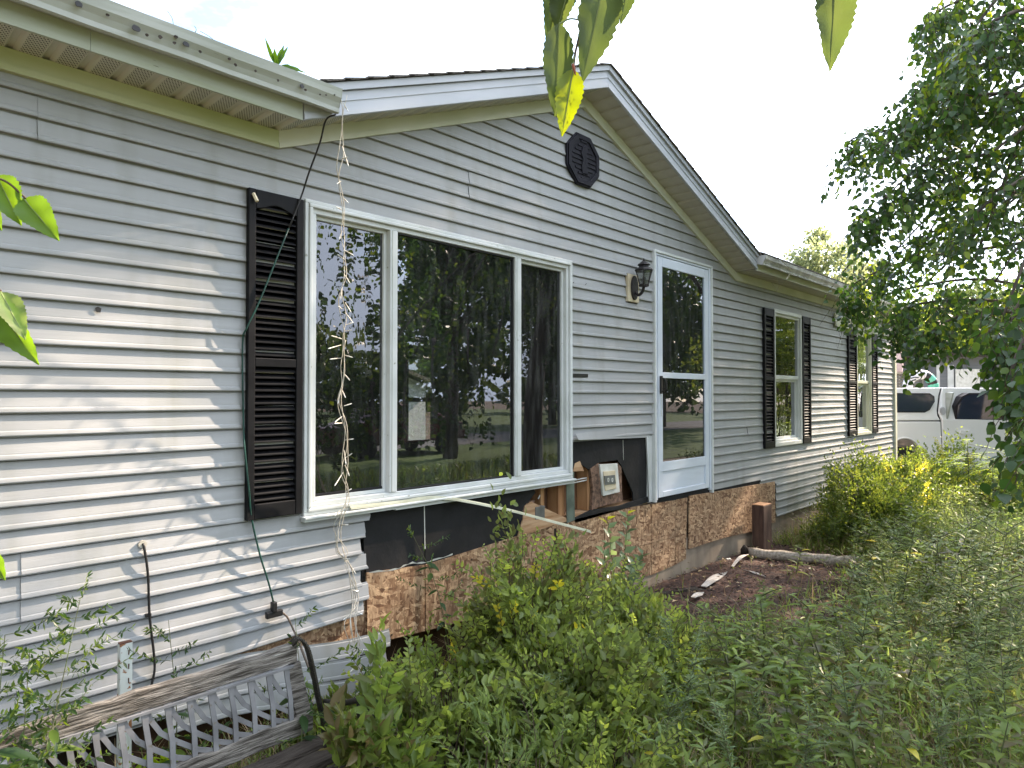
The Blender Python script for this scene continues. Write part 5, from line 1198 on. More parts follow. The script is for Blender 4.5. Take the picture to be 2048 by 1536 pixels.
# sapling with big pale leaves in front of the strand board
def sapling():
    T_ = thing('sapling', 'sapling with large pale green leaves in front of the strand board', 'sapling', (4.02, -0.42, 0)); P, D, N, Ls = [], [], [], []; st = B()
    for s0, e, k in (((4.02, -.42, 0), tuple(onY(1215, 1040, -.45)), 16), ((4.03, -.42, 0.1), tuple(onY(1256, 1028, -.40)), 16), ((4.02, -.42, 0.2), tuple(onY(1285, 1110, -.45)), 12), ((4.0, -.42, 0.05), tuple(onY(1205, 1095, -.50)), 11), ((4.0, -.42, 0.05), tuple(onY(1265, 1130, -.50)), 12)):
        s0 = np.array(s0); e = np.array(e); st.tube([tuple(s0), tuple((s0+e)/2+np.array([0.02, 0, 0.03])), tuple(e)], [0.005, 0.0035, 0.0015], 5)
        for i in range(k):
            t = 0.42+0.58*i/(k-1); az = i*2.4; P.append(s0+(e-s0)*t); D.append([cos(az)*0.9, sin(az)*0.9-0.2, 0.35+0.3*t]); N.append([RNG.normal()*0.3, -0.5+RNG.normal()*0.3, 0.8]); Ls.append(0.115*(1.15-0.4*t))
    var = np.clip(RNG.normal(0.5, 0.2, len(P)), 0, 0.9); var[[15, 31]] = 1.0; var[14] = 1
    leaf_obj('leaves', leaves(np.array(P), np.array(D), np.array(N), np.array(Ls), 0.55, 0.10, 0.06, var), LEAF_P, T_); st.build('stems', GSTEM, T_)
sapling()
# weeds with wispy flower sprays in front of the left siding
def wispy(name, label, base, tip, sprays, seed, big=14):
    rg = np.random.default_rng(seed); base = np.array(base); tip = np.array(tip); T_ = thing(name, label, 'weed', tuple(base)); st = B(); P, D, N, Ls = [], [], [], []
    mid = (base+tip)/2+np.array([0.02, -0.02, 0.03]); line = smoothline([tuple(base), tuple(mid), tuple(tip)], 10); st.tube(line, [0.0028-0.0018*i/len(line) for i in range(len(line))], 5)
    L_ = np.array(line)
    for i in range(big):
        q = L_[int(len(L_)*(0.15+0.6*i/big))]; az = i*2.4+seed; P.append(q); D.append([cos(az), sin(az), -0.25]); N.append([0, -0.3, 1]); Ls.append(rg.uniform(0.06, 0.11))
    for i in range(sprays):
        t = 0.35+0.65*i/sprays; q = L_[min(len(L_)-1, int(len(L_)*t))]; az = i*2.4+rg.uniform(-.5, .5); ln = rg.uniform(0.10, 0.24)*(1.25-0.6*t)
        dv = norm(np.array([cos(az), sin(az)*0.7, 0.15])); e = q+dv*ln+np.array([0, 0, 0.02]); m_ = (q+e)/2+np.array([0, 0, -0.012]); s_ = smoothline([tuple(q), tuple(m_), tuple(e)], 6); st.tube(s_, 0.0009, 3)
        for k in range(2, len(s_)):
            for s in (-1, 1):
                P.append(np.array(s_[k])); D.append(dv*0.5+np.array([rg.normal()*0.5, rg.normal()*0.4, 0.5*s])); N.append(rg.normal(size=3)); Ls.append(rg.uniform(0.012, 0.030))
    leaf_obj('leaves', leaves_hi(np.array(P), np.array(D), np.array(N), np.array(Ls), 0.34, 0.05, 0.1), LEAF_T, T_); st.build('stem', GSTEM, T_)
wl = [((0.30, -0.95, 0.0), onY(160, 1200, -.80), 34, 1, 'leaning wispy weed in front of the lower left siding, beside the lattice bench'),
      ((0.35, -0.85, 0.0), onY(60, 1300, -.80), 30, 2, 'dense leafy weed at the lower left corner left of the bench back'),
      ((0.95, -0.55, 0.0), onY(337, 1240, -.50), 13, 3, 'thin weed rising between the bracket and the bench end'),
      ((1.25, -0.92, 0.05), onY(590, 1235, -.62), 9, 4, 'wispy weed spraying over the top corner of the bench'),
      ((2.45, -0.40, 0.3), onY(822, 1062, -.30), 7, 5, 'thin sprig standing against the black fibreboard under the window'),
      ((0.25, -1.0, 0.0), onY(10, 1270, -1.0), 22, 6, 'weed cut by the left edge beside the bench rail'),
      ((1.75, -0.75, 0.0), onY(735, 1290, -.60), 10, 7, 'wispy weed in front of the loose siding ends'),
      ((1.65, -1.0, 0.0), onY(660, 1420, -.95), 8, 8, 'leafy weed beside the bench arm scroll')]
for b0, tp, ns, sd_, lab in wl: wispy('wispy_weed', lab, b0, tuple(tp), ns, sd_)
shrub('leafy_weed', 'broad leaved weed clump growing up beside the bench end', (1.62, -0.92, 0.0), (0.20, 0.20, 0.36), 420, LEAF_W, Ln=(0.05, 0.09), ratio=0.42, stems=8, sprigs=14, cat='weed')
shrub('leafy_shrub', 'low bright shrub at the bottom left of the shrub mass, beside the bench end', (1.84, -0.98, 0.02), (0.30, 0.26, 0.44), 3200, LEAF_S, sprigs=90)
shrub('leafy_shrub', 'low spreading shrub at the bottom edge in front of the broad green one', (2.15, -1.62, 0.0), (0.42, 0.28, 0.30), 3000, LEAF_S, sprigs=90)
shrub('leafy_weed', 'leafy weeds covering the bench seat end and scroll arm', (1.50, -1.14, 0.0), (0.26, 0.14, 0.56), 1000, LEAF_W, Ln=(0.05, 0.09), ratio=0.38, stems=10, sprigs=26, cat='weed')
shrub('leafy_weed', 'feathery green weed clump at the bottom between bench and shrub', (1.85, -1.45, 0.0), (0.30, 0.22, 0.42), 900, LEAF_G, Ln=(0.03, 0.07), ratio=0.22, stems=14, sprigs=60, cat='weed')
shrub('leafy_weed', 'weeds coloured yellow green as if sunlit, growing in the gap under the bench', (0.95, -0.45, 0.0), (0.55, 0.18, 0.22), 900, LEAF_L, Ln=(0.03, 0.05), ratio=0.5, stems=8, sprigs=14, cat='weed')  # lime leaf colour gives these weeds their sunlit look
shrub('leafy_weed', 'green weeds under the loose siding ends behind the bench', (1.85, -0.32, 0.0), (0.35, 0.16, 0.24), 700, LEAF_W, Ln=(0.04, 0.07), ratio=0.4, stems=8, sprigs=14, cat='weed')
# tall light weed in front of the timber, dock leaves lower right
def big_weed(label, base, h, n, L0, ratio, mt, seed, br=3):
    (V, T_, A), st = stalk_plant(h, n, L0, L0*0.5, ratio, 0.12, 0.2, br, seed); o = thing('large_weed', label, 'weed', base)
    me = tri_mesh('leaves', V, T_, A, [mt]); lo = bpy.data.objects.new('leaves', me); COL.objects.link(lo); lo.parent = o; b = B(); o['org'] = [0, 0, 0]
    for s in st: b.tube(s, [0.005, 0.004, 0.0015], 5)
    b.build('stem', GSTEM, o)
b0 = onZ(1800, 1235, 0.0); big_weed('tall pale feathery weed standing right of the bleached timber', tuple(b0), 0.85, 60, 0.12, 0.13, LEAF_G, 21, 6)
b0 = onZ(1775, 1200, 0.0); big_weed('weed with a rosette of pale rounded leaves by the right end of the timber', tuple(b0), 0.42, 18, 0.15, 0.40, LEAF_G, 22, 0)
b0 = onZ(1985, 1250, 0.0); big_weed('tall dark weed at the right edge below the birch leaves', tuple(b0), 0.80, 44, 0.10, 0.28, LEAF_W, 23, 4)
b0 = onZ(1640, 1390, 0.0); big_weed('green leafy weed with long blades in the middle of the yard', tuple(b0), 0.45, 30, 0.15, 0.16, LEAF_W, 24, 2)
for i, (px_, py_, lab) in enumerate(((1900, 1490, 'broad dark green dock leaves at the lower right'), (2010, 1470, 'second dock rosette at the right edge'))):
    b0 = onZ(px_, py_, 0.02); T_ = thing('dock_plant', lab, 'weed', tuple(b0)); n = 11; az = np.arange(n)*2.4; P = np.tile(b0, (n, 1))
    D = np.stack([np.cos(az), np.sin(az), np.full(n, 0.9)], 1); Nn = np.stack([-np.cos(az), -np.sin(az), np.ones(n)], 1)
    for k in range(n):
        leaf_obj('leaf', leaves(P[k:k+1], D[k:k+1], Nn[k:k+1], [RNG.uniform(0.13, 0.19)], 0.5, 0.14, 0.25, np.array([RNG.uniform(0.2, 0.9)])), LEAF_W, T_)

# lime green compound leaves in front of the truck
def fronds(label, c, n, seed, mt=LEAF_L, dep=8.0, L_=0.06):
    rg = np.random.default_rng(seed); T_ = thing('lime_sapling', label, 'sapling', (c[0], c[1], 0)); st = B(); P, D, N, Ls = [], [], [], []
    st.tube([(c[0], c[1], 0), (c[0]+0.05, c[1], c[2]*0.6), tuple(c)], [0.012, 0.008, 0.004], 5)
    for i in range(n):
        az = rg.uniform(0, 6.28); d = norm(np.array([cos(az), sin(az), rg.uniform(-0.05, 0.35)])); ln = rg.uniform(0.35, 0.65); s0 = np.array(c)+np.array([0, 0, rg.uniform(-0.35, 0.05)])
        k = 12; t = np.linspace(0.15, 1, k); q = s0+np.outer(t*ln, d)+np.outer(-0.18*t*t, [0, 0, 1]); st.tube([tuple(s0), tuple(q[k//2]), tuple(q[-1])], [0.003, 0.002, 0.001], 4); sd_ = norm(np.cross(d, [0, 0, 1]))
        for j in range(k):
            for s in (-1, 1): P.append(q[j]); D.append(sd_*s+d*0.35+np.array([0, 0, -0.15])); N.append([0, 0, 1]); Ls.append(L_*(1.1-0.4*t[j])*rg.uniform(.8, 1.2))
    leaf_obj('leaves', leaves(np.array(P), np.array(D), np.array(N), np.array(Ls), 0.42, 0.06, 0.08), mt, T_); st.build('stems', GSTEM, T_)
fronds('lime green sapling with feathery leaves in front of the truck door', at(1935, 885, 8.6), 15, 1)
fronds('second lime sapling lower in front of the truck sill', at(1985, 925, 8.0), 12, 2)
fronds('short lime sapling just right of the house corner', at(1830, 935, 9.6), 9, 3, L_=0.05)

# ------------------------------------------------------------------ grass and ground cover (uncountable)
def grass(n, region_fn, hmin, hmax, name, label, mt, keep=None, wd=0.004):
    x, y = region_fn(n)
    if keep is not None: k = keep(x, y); x, y = x[k], y[k]
    n = len(x); h = RNG.uniform(hmin, hmax, n); az = RNG.uniform(0, 2*pi, n); lean = RNG.uniform(0.15, 0.9, n)
    b0 = np.stack([x, y, gz(x, y)*np.clip(-y/0.4, 0, 1)-0.02], 1); dv = np.stack([np.cos(az)*lean, np.sin(az)*lean, np.ones(n)], 1); sd_ = np.stack([-np.sin(az), np.cos(az), np.zeros(n)], 1)*wd*RNG.uniform(.6, 1.6, n)[:, None]
    m1 = b0+dv*h[:, None]*0.5; tp = b0+dv*h[:, None]*0.92+np.stack([np.cos(az), np.sin(az), -0.5*np.ones(n)], 1)*(h*lean*0.4)[:, None]
    V = np.stack([b0-sd_, b0+sd_, m1-sd_*0.8, m1+sd_*0.8, tp], 1).reshape(-1, 3)
    T0 = np.array([[0, 1, 3], [0, 3, 2], [2, 3, 4]]); T_ = (T0[None]+(np.arange(n)*5)[:, None, None]).reshape(-1, 3)
    o = leaf_obj(name, (V, T_, np.repeat(np.clip(RNG.normal(0.45, 0.25, n), 0, 1), 5)), mt); tag(o, label, 'grass', kind='stuff')
def reg_main(n): return RNG.uniform(0.3, 9, n), RNG.uniform(-3.05, -0.05, n)
def keepv(x, y):
    a, b_, w_ = proj(np.stack([x, y, np.full(x.shape, 0.1)], 1)); k = (w_ > 0.8) & (a > -60) & (a < 2120) & (b_ < 1680)
    m_ = inpoly(x, y, [(3.6, 0.1), (7.7, 0.1), (7.3, -0.75), (6.4, -1.15), (5.0, -0.9), (3.9, -0.6)]); k &= ~(m_ & (RNG.random(len(x)) < 0.93)); k &= ~(over_bed(x, y, 0.14) & (RNG.random(len(x)) < 0.75)); return k
grass(34000, reg_main, 0.05, 0.26, 'grass', 'short tangled grass covering the yard in front of the house', LEAF_W, keepv, 0.0028)
grass(26000, lambda n: (RNG.uniform(8, 16, n), RNG.uniform(-3.5, -0.3, n)), 0.15, 0.5, 'far_grass', 'taller pale grass further along the yard towards the truck', LEAF_G, None, 0.005)
grass(16000, lambda n: (RNG.uniform(-4, 14, n), RNG.uniform(-9, -3, n)), 0.1, 0.3, 'lawn_grass', 'grass of the yard beyond the picture window reflections', LEAF_W, None, 0.008)
def cover(n, region_fn, zlo, zhi, Ln, ratio, name, label, mt, keep):
    x, y = region_fn(n)
    k = keep(x, y); x, y = x[k], y[k]; n = len(x)
    patchy = 0.55+0.45*np.sin(x*2.7+1)*np.cos(y*3.9)+0.25*np.sin(x*8.1)*np.sin(y*7.3)
    z = gz(x, y)+zlo+(zhi-zlo)*RNG.random(n)**1.3*np.clip(patchy+0.3, 0.25, 1.2)
    bare = (np.sin(x*3.1+y*1.7)+np.sin(y*5.3-x*1.9)+RNG.normal(size=n)*0.35) > 0.75
    x, y, z, patchy = x[~bare], y[~bare], z[~bare], patchy[~bare]; n = len(x)
    P = np.stack([x, y, z], 1); D = RNG.normal(size=(n, 3)); D[:, 2] = np.abs(D[:, 2])*0.8+0.1; N = norm(RNG.normal(size=(n, 3))*0.7+np.array([0, -0.2, 1]))
    var = np.clip(RNG.normal(0.46, 0.27, n)+0.30*np.sin(x*4.1+2*np.sin(y*3))*np.cos(y*6.1+x), 0, 1)
    o = leaf_obj(name, leaves(P, D, N, RNG.uniform(Ln[0], Ln[1], n), ratio, 0.08, 0.1, var), mt); tag(o, label, 'ground cover', kind='stuff')
def keep2(x, y):
    k = keepv(x, y); k &= ~((x > 1.2) & (x < 3.9) & (y > -1.5) & (RNG.random(len(x)) < 0.5)); return k
grass(9000, reg_main, 0.10, 0.34, 'dry_stalks', 'dead tan grass stalks standing among the green weeds', LEAF_D, keepv, 0.0018)
cover(38000, reg_main, 0.0, 0.17, (0.018, 0.05), 0.34, 'weed_cover', 'dense small leaved weeds covering the ground between the shrub and the right edge', LEAF_W, keep2)
cover(7500, lambda n: (RNG.uniform(2.2, 8, n), RNG.uniform(-3.05, -1.1, n)), 0.03, 0.30, (0.04, 0.09), 0.22, 'blade_weed_cover', 'knee high narrow leaved undergrowth on the right half of the yard', LEAF_G, keepv)
cover(26000, lambda n: (RNG.uniform(7.7, 15, n), RNG.uniform(-3.4, -0.4, n)), 0.05, 0.55, (0.03, 0.07), 0.25, 'far_weed_cover', 'waist high weeds filling the yard beyond the timber', LEAF_G, lambda x, y: x > 0)
# fallen dry leaves
P_ = np.stack([RNG.uniform(3.6, 7.5, 260), RNG.uniform(-2.6, -0.1, 260), np.full(260, 0.06)], 1)
o = leaf_obj('dry_leaves', leaves(P_, RNG.normal(size=P_.shape)*np.array([1, 1, .2]), np.tile([0, 0, 1.0], (260, 1))+RNG.normal(size=P_.shape)*0.3, RNG.uniform(0.03, 0.06, 260), 0.5, 0.15, 0.1), LEAF_D); tag(o, 'dry tan leaves scattered over the bed and weeds', 'dry leaves', kind='stuff')

# ------------------------------------------------------------------ birch whose hanging twigs fill the right side and shade the wall
SIL = [(1905, -60), (1885, 120), (1865, 250), (1830, 380), (1800, 480), (1790, 540), (1800, 620), (1850, 650), (1920, 680), (1985, 740), (2010, 850), (2035, 880), (2040, 960), (2600, 1000), (2600, -900), (1905, -900)]
BRANCH = [([(2130, -60), (1980, -20), (1880, 20), (1838, 70)], 6.0), ([(2140, 90), (1990, 60), (1900, 95), (1860, 120)], 6.2), ([(2150, 60), (1990, 120), (1880, 165), (1795, 228)], 6.0),
          ([(2150, 170), (1980, 200), (1850, 235), (1760, 300)], 5.8), ([(2150, 230), (1960, 250), (1820, 255), (1705, 278), (1696, 325)], 6.2), ([(2160, 320), (1980, 310), (1850, 330), (1765, 400)], 5.6),
          ([(2150, 400), (1980, 380), (1830, 400), (1735, 435), (1722, 455)], 6.3), ([(2150, 480), (1990, 440), (1850, 470), (1760, 540)], 6.8), ([(2150, 470), (1950, 500), (1820, 520), (1720, 560), (1692, 590)], 7.2),
          ([(2150, 600), (1980, 560), (1850, 570), (1740, 600), (1700, 628)], 7.6), ([(2150, 620), (1960, 600), (1830, 610), (1765, 655)], 6.8), ([(2150, 660), (2000, 620), (1900, 640), (1830, 690)], 5.8),
          ([(2170, 560), (2080, 640), (2030, 720), (2005, 840)], 3.9), ([(2180, 640), (2100, 700), (2060, 800), (2045, 930)], 3.6), ([(2200, 700), (2110, 760), (2080, 860), (2075, 960)], 3.3), ([(2150, 540), (2060, 590), (2010, 660), (1985, 740)], 4.3), ([(2150, 250), (2040, 190), (1930, 190), (1830, 170)], 5.4), ([(2150, 0), (2040, 20), (1960, 60), (1900, 130)], 5.2), ([(2150, 330), (2060, 350), (1960, 420), (1900, 500)], 5.0)]
LIT = [(170, 740, 360, 190), (240, 930, 370, 180), (330, 1180, 470, 190), (690, 1270, 150, 130), (1290, 1100, 36, 110), (1470, 1060, 24, 60), (1630, 885, 75, 60), (1755, 800, 45, 190), (1700, 800, 50, 60)]
def lit_mask(px, py):
    k = np.zeros(px.shape, bool)
    for cx, cy, rx, ry in LIT: k |= ((px-cx)/rx)**2+((py-cy)/ry)**2 < 1
    return k
def tree_twigs():
    starts = []
    # (a) twigs along the visible limbs and a looser fill behind them
    for pts, dep in BRANCH:
        q = np.array(smoothline([(a, b_, 0) for a, b_ in pts], 12))[:, :2]; m_ = 105 if dep > 5 else 60
        u = RNG.random(m_)**0.8*(len(q)-1); i0 = np.minimum(u.astype(int), len(q)-2); f = (u-i0)[:, None]; pq = q[i0]*(1-f)+q[i0+1]*f+RNG.normal(size=(m_, 2))*np.array([15, 11])
        starts.append(np.array([at(a, b_, dep+RNG.normal()*0.25) for a, b_ in pq]))
    n = 1050; px_ = RNG.uniform(1780, 2350, n); py_ = RNG.uniform(-420, 960, n); k = inpoly(px_, py_, SIL)
    k &= (np.sin(px_*0.043+1)+np.sin(py_*0.037+px_*0.011)+RNG.normal(size=n)*0.3) > -0.45
    dep = np.where((px_ > 1960) & (py_ > 600), RNG.uniform(3.2, 4.6, n), RNG.uniform(4.6, 8.0, n))
    starts.append(np.array([at(a, b_, d) for a, b_, d in zip(px_[k], py_[k]-20, dep[k])])); NVIS = len(starts)
    n = 230; starts.append(np.stack([RNG.uniform(3.9, 7.2, n), RNG.uniform(-5.6, -3.6, n), RNG.uniform(2.5, 5.0, n)], 1))
    return starts, NVIS
def build_shade_tree():  # unseen tree added; its crown is shaped to shade all but chosen patches
    T_ = thing('shade_tree', 'unseen tall tree added beyond the birch, its crown shaped to dapple the facade', 'tree', (14.8, -3.6, 0))
    n = 9500; X = RNG.uniform(-1.5, 13.2, n); Z = RNG.uniform(-0.4, 4.5, n); W = np.stack([X, np.zeros(n), Z], 1); a, b_, w_ = proj(W)
    k = ~lit_mask(a, b_) & ((X < 9.0) | (RNG.random(n) < 0.35)); P1 = W[k]+SUN*RNG.uniform(10.5, 16, k.sum())[:, None]
    n = 4200; G_ = np.stack([RNG.uniform(0.5, 8.5, n), RNG.uniform(-3.3, -0.1, n), np.full(n, 0.4)], 1); t = RNG.uniform(9, 13, n); P = G_+SUN*t[:, None]
    a2, b2, _ = proj(P-SUN*((P[:, 1]/SUN[1]))[:, None]); P2 = P[~lit_mask(a2, b2)]
    P = np.concatenate([P1, P2]); P = np.repeat(P, 2, 0)+RNG.normal(size=(len(P)*2, 3))*0.12
    H = P-SUN*((P[:, 1]/SUN[1]))[:, None]; a, b_, w_ = proj(H); P = P[~(lit_mask(a, b_) & (RNG.random(len(P)) < 0.98) & (w_ > 0.3))]
    for cx, cy, rx, ry, dep in ((1860, 740, 150, 220, 6.8), (1760, 600, 90, 90, 7.2), (1900, 900, 180, 60, 8.6), (1690, 930, 130, 45, 7.4), (1950, 1000, 130, 60, 9.0), (930, 1120, 60, 45, 3.6), (800, 1245, 60, 40, 3.0), (1255, 1060, 50, 60, 4.8), (1850, 330, 60, 60, 6.2)):
        t = ((P-CAM)@FWD-dep)/(SUN@FWD); H = P-SUN*t[:, None]; a, b_, w_ = proj(H); P = P[~((((a-cx)/rx)**2+((b_-cy)/ry)**2 < 1) & (RNG.random(len(P)) < 0.85))]
    a, b_, w_ = proj(P); P = P[~((a > -60) & (a < 2110) & (b_ > -60) & (w_ > 0))]; n = len(P)
    leaf_obj('foliage', leaves(P, RNG.normal(size=(n, 3)), RNG.normal(size=(n, 3)), RNG.uniform(0.09, 0.15, n), 0.7, 0.1, 0.05, np.clip(RNG.normal(0.4, 0.2, n), 0, 1)), LEAF_T, T_)
    b = B(); tr = smoothline([(14.8, -3.6, 0), (14.6, -3.5, 2.5), (14.3, -3.2, 5.0), (13.6, -2.9, 8.0)], 5); b.tube(tr, [0.24-0.16*i/len(tr) for i in range(len(tr))], 10); b.build('trunk', BARK, T_, True)
    for i in range(16):
        e = Vector(P[random.randrange(n)]); s0 = Vector(tr[random.randrange(5, len(tr)-1)]); q = smoothline([tuple(s0), tuple(s0.lerp(e, 0.5)+Vector((0, 0, 0.5))), tuple(e)], 5)
        B().tube(q, [0.05*(1-0.85*j/len(q)) for j in range(len(q))], 6).build('branch', BARK, T_, True)
build_shade_tree()
def build_left_tree():
    T_ = thing('yard_tree', 'leafy tree just left of the viewer whose twigs enter at the left edge', 'tree', (-2.9, -3.0, 0)); n = 30000
    v = rdir(n); P = np.array([-2.6, -2.6, 4.4])+v*np.array([2.6, 2.4, 2.0])*(RNG.random(n)**0.4)[:, None]; P = P[(P[:, 0] < -0.45) & (P[:, 1] < -0.35)]; n = len(P)
    leaf_obj('foliage', leaves(P, RNG.normal(size=(n, 3))+np.array([0, 0, -.5]), RNG.normal(size=(n, 3)), RNG.uniform(0.07, 0.12, n), 0.6, 0.1, 0.08), LEAF_T, T_)
    b = B(); b.tube(smoothline([(-2.9, -3.0, 0), (-2.8, -2.9, 1.6), (-2.6, -2.6, 3.2), (-2.3, -2.3, 4.8)], 5), [0.11-0.004*i for i in range(16)], 9)
    for e in ((-0.9, -1.2, 4.0), (-1.0, -2.9, 4.4), (-3.4, -1.4, 4.6), (-2.0, -3.8, 4.6), (-0.7, -2.3, 3.1)): b.tube(smoothline([(-2.7, -2.75, 2.6), tuple((np.array((-2.7, -2.75, 2.6))+np.array(e))/2+np.array([0, 0, .3])), e], 4), 0.03, 6)
    b.build('trunk', BARK, T_, True)
build_left_tree()
def build_birch():
    T_ = thing('birch_tree', 'weeping birch with hanging leafy twigs filling the right side of the picture', 'tree', (8.8, -4.6, 0))
    st, NVIS = tree_twigs(); tw_pts = []
    data = []
    for gi, S in enumerate(st):
        for s0 in S:
            if s0[1] > -0.15 and s0[2] < 3.6 and s0[0] < 13: continue
            near_ = (s0-CAM)@FWD < 4.7 and gi < NVIS
            L_ = RNG.uniform(0.10, 0.26) if near_ else RNG.uniform(0.14, 0.42) if gi < NVIS else RNG.uniform(0.25, 0.55); k = max(4, int(L_/0.036)); az = RNG.uniform(0, 6.28); sp = RNG.uniform(0.15, 0.8)
            t = np.linspace(0, 1, k)[:, None]; q = s0+np.array([cos(az)*sp, sin(az)*sp, 0])*L_*t+np.array([0, 0, -1.0])*L_*t**1.4
            alt = np.where(np.arange(k) % 2 == 0, 1, -1)[:, None]; side = np.array([-sin(az), cos(az), 0])
            D = side*alt*0.8+np.array([cos(az)*0.3, sin(az)*0.3, -0.75])+RNG.normal(size=(k, 3))*0.3; N = norm(RNG.normal(size=(k, 3))*0.6+np.array([cos(az), sin(az), 0.7]))
            data.append((q, D, N, RNG.uniform(0.045, 0.078, k)*(1.0 if gi < NVIS else 1.15), np.clip(RNG.normal(0.45, 0.22, k)+0.1*sin(s0[0]*3+s0[2]*5), 0, 1)))
            if gi < NVIS or RNG.random() < 0.3: tw_pts.append((q[0], q[k//2], q[-1]))
    P, D, N, Ls, A = [np.concatenate([d[j] for d in data]) for j in range(5)]
    # keep the sky left of the crown clear
    a, b_, w_ = proj(P); vis = (a > 0) & (a < 2048) & (b_ > -20) & (b_ < 1536) & (w_ > 0.3); bad = vis & (a < 1660+30*np.sin(b_*0.03)); k = ~bad
    H = P-SUN*((P[:, 1]/SUN[1]))[:, None]; a2, b2, w2 = proj(H); k &= ~(lit_mask(a2, b2) & (w2 > 0.3) & (P[:, 1] < -0.2) & (RNG.random(len(P)) < np.where((a > 2060) | (b_ < -20), 0.98, 0.85)))
    for cx, cy, rx, ry, dep in ((1850, 720, 130, 200, 7.0), (1740, 600, 80, 70, 7.4), (1900, 250, 60, 60, 6.0)):
        t = ((P-CAM)@FWD-dep)/(SUN@FWD); H = P-SUN*t[:, None]; a2, b2, w2 = proj(H); k &= ~((((a2-cx)/rx)**2+((b2-cy)/ry)**2 < 1) & (t > 0.5) & (RNG.random(len(P)) < np.where((a > 2060) | (b_ < -20), 0.97, 0.75)))
    A = np.where((np.sin(P[:, 0]*3.1+P[:, 2]*4.7)+np.sin(P[:, 1]*5.3)+RNG.normal(size=len(P))*0.5) > 1.5, np.minimum(A+0.45, 1), A)  # sunlit glow put into colour: leaf clusters pushed towards lime
    P, D, N, Ls, A = P[k], D[k], N[k], Ls[k], A[k]
    leaf_obj('foliage', leaves_hi(P, D, N, Ls, 0.72, 0.08, 0.10, A), LEAF_T, T_)
    b = B()
    for q in tw_pts: b.tube([tuple(x) for x in q], [0.003, 0.002, 0.001], 3, caps=False)
    b.build('twigs', TWIG, T_)
    b = B(); tr = smoothline([(8.8, -4.6, 0), (8.7, -4.5, 1.6), (8.8, -4.3, 3.4), (8.6, -3.9, 5.4), (8.4, -3.5, 7.4)], 5)
    b.tube(tr, [0.19-0.13*i/len(tr) for i in range(len(tr))], 10); b.build('trunk', BARK, T_, True)
    b = B(); rg = random.Random(4)
    ends = [at(1850, 300, 6.5), at(1760, 560, 7.2), at(1900, 120, 6.0), at(1950, 520, 5.5), at(1990, 300, 5.0), at(1790, 250, 7.0), at(2000, 650, 4.6), at(1860, 560, 6.6)]
    for pts_, dep_ in BRANCH:
        qq = smoothline([tuple(at(a_, b__, dep_)) for a_, b__ in pts_], 5); br = B().tube(qq, [0.022*(1-0.85*j/len(qq)) for j in range(len(qq))], 6); br.build('branch', BARK, T_, True)
    ends += [P[rg.randrange(len(P))]+np.array([0, 0, 0.25]) for _ in range(26)]
    for i, e in enumerate(ends):
        s0 = Vector(tr[rg.randrange(len(tr)//3, len(tr)-1)]); e = Vector(e); m_ = s0.lerp(e, 0.55)+Vector((0, 0, 0.5+0.06*(e-s0).length))
        pm = smoothline([tuple(s0), tuple(s0.lerp(m_, 0.5)+Vector((0, 0, 0.2))), tuple(m_), tuple(e)], 5); r0 = 0.045 if i < 8 else 0.03
        br = B().tube(pm, [r0*(1-0.85*j/len(pm)) for j in range(len(pm))], 6); br.build('branch', BARK, T_, True)
build_birch()

# ------------------------------------------------------------------ trees further away
def crown(c, r, n, size, seed, clump=34):
    rg = np.random.default_rng(seed); cs = norm(rg.normal(size=(clump, 3)))*rg.uniform(0.35, 0.85, (clump, 1))*np.array(r)+np.array(c); cr_ = rg.uniform(0.16, 0.42, clump)*min(r)
    i = rg.integers(0, clump, n); v = norm(rg.normal(size=(n, 3))); P = cs[i]+v*(cr_[i]*rg.uniform(0.5, 1.1, n))[:, None]
    D = v+rg.normal(size=(n, 3))*0.8; N = rg.normal(size=(n, 3)); return leaves(P, D, N, size*rg.uniform(0.6, 1.4, n), 0.62, 0.12, 0.05, np.clip(rg.normal(0.45, 0.2, n)+0.15*v[:, 2], 0, 1))
def tree(label, base, h, rw, n, size, seed, mt=LEAF_F, name='broadleaf_tree', group=None, low=0.3):
    T_ = thing(name, label, 'tree', tuple(base), group); c = (base[0], base[1], base[2]+h*(0.5+low/2)); r = (rw, rw, h*(1-low)/2)
    leaf_obj('crown', crown(c, r, n, size, seed), mt, T_)
    b = B(); b.tube([tuple(base), (base[0]+0.1, base[1], base[2]+h*0.4), (base[0], base[1]+0.1, base[2]+h*0.8)], [h*0.022, h*0.016, h*0.005], 8)
    rg = random.Random(seed)
    for i in range(7):
        a = rg.uniform(0, 6.28); z0 = base[2]+h*rg.uniform(0.3, 0.6); b.tube([(base[0], base[1], z0), (base[0]+cos(a)*rw*0.4, base[1]+sin(a)*rw*0.4, z0+h*0.12), (base[0]+cos(a)*rw*0.75, base[1]+sin(a)*rw*0.75, z0+h*0.2)], [h*0.009, h*0.006, h*0.002], 5)
    b.build('trunk', BARK, T_, True); return T_
def gpos(px_, dep): p = at(px_, 792, dep); return (p[0], p[1], 0.0)
tree('haze tinted tree just right of the roof gutter, tallest behind the house', gpos(1640, 34), 11.3, 2.0, 9500, 0.20, 31, LEAF_H, low=0.25)
tree('small haze tinted tree directly above the gutter left of the tallest one', gpos(1572, 36), 10.2, 1.5, 5500, 0.20, 32, LEAF_H, low=0.25)
tree('sparse haze tinted tree right of the tallest one behind the birch twigs', gpos(1722, 36), 10.6, 1.6, 5000, 0.20, 33, LEAF_H, low=0.25)
tree('sunlit tree behind the neighbour deck left of the closed umbrella', gpos(1800, 30), 7.0, 2.6, 7000, 0.20, 34, LEAF_B, low=0.08)
tree('dark tree behind the inflatable ring', gpos(1868, 34), 7.5, 2.8, 6000, 0.24, 35, low=0.05)
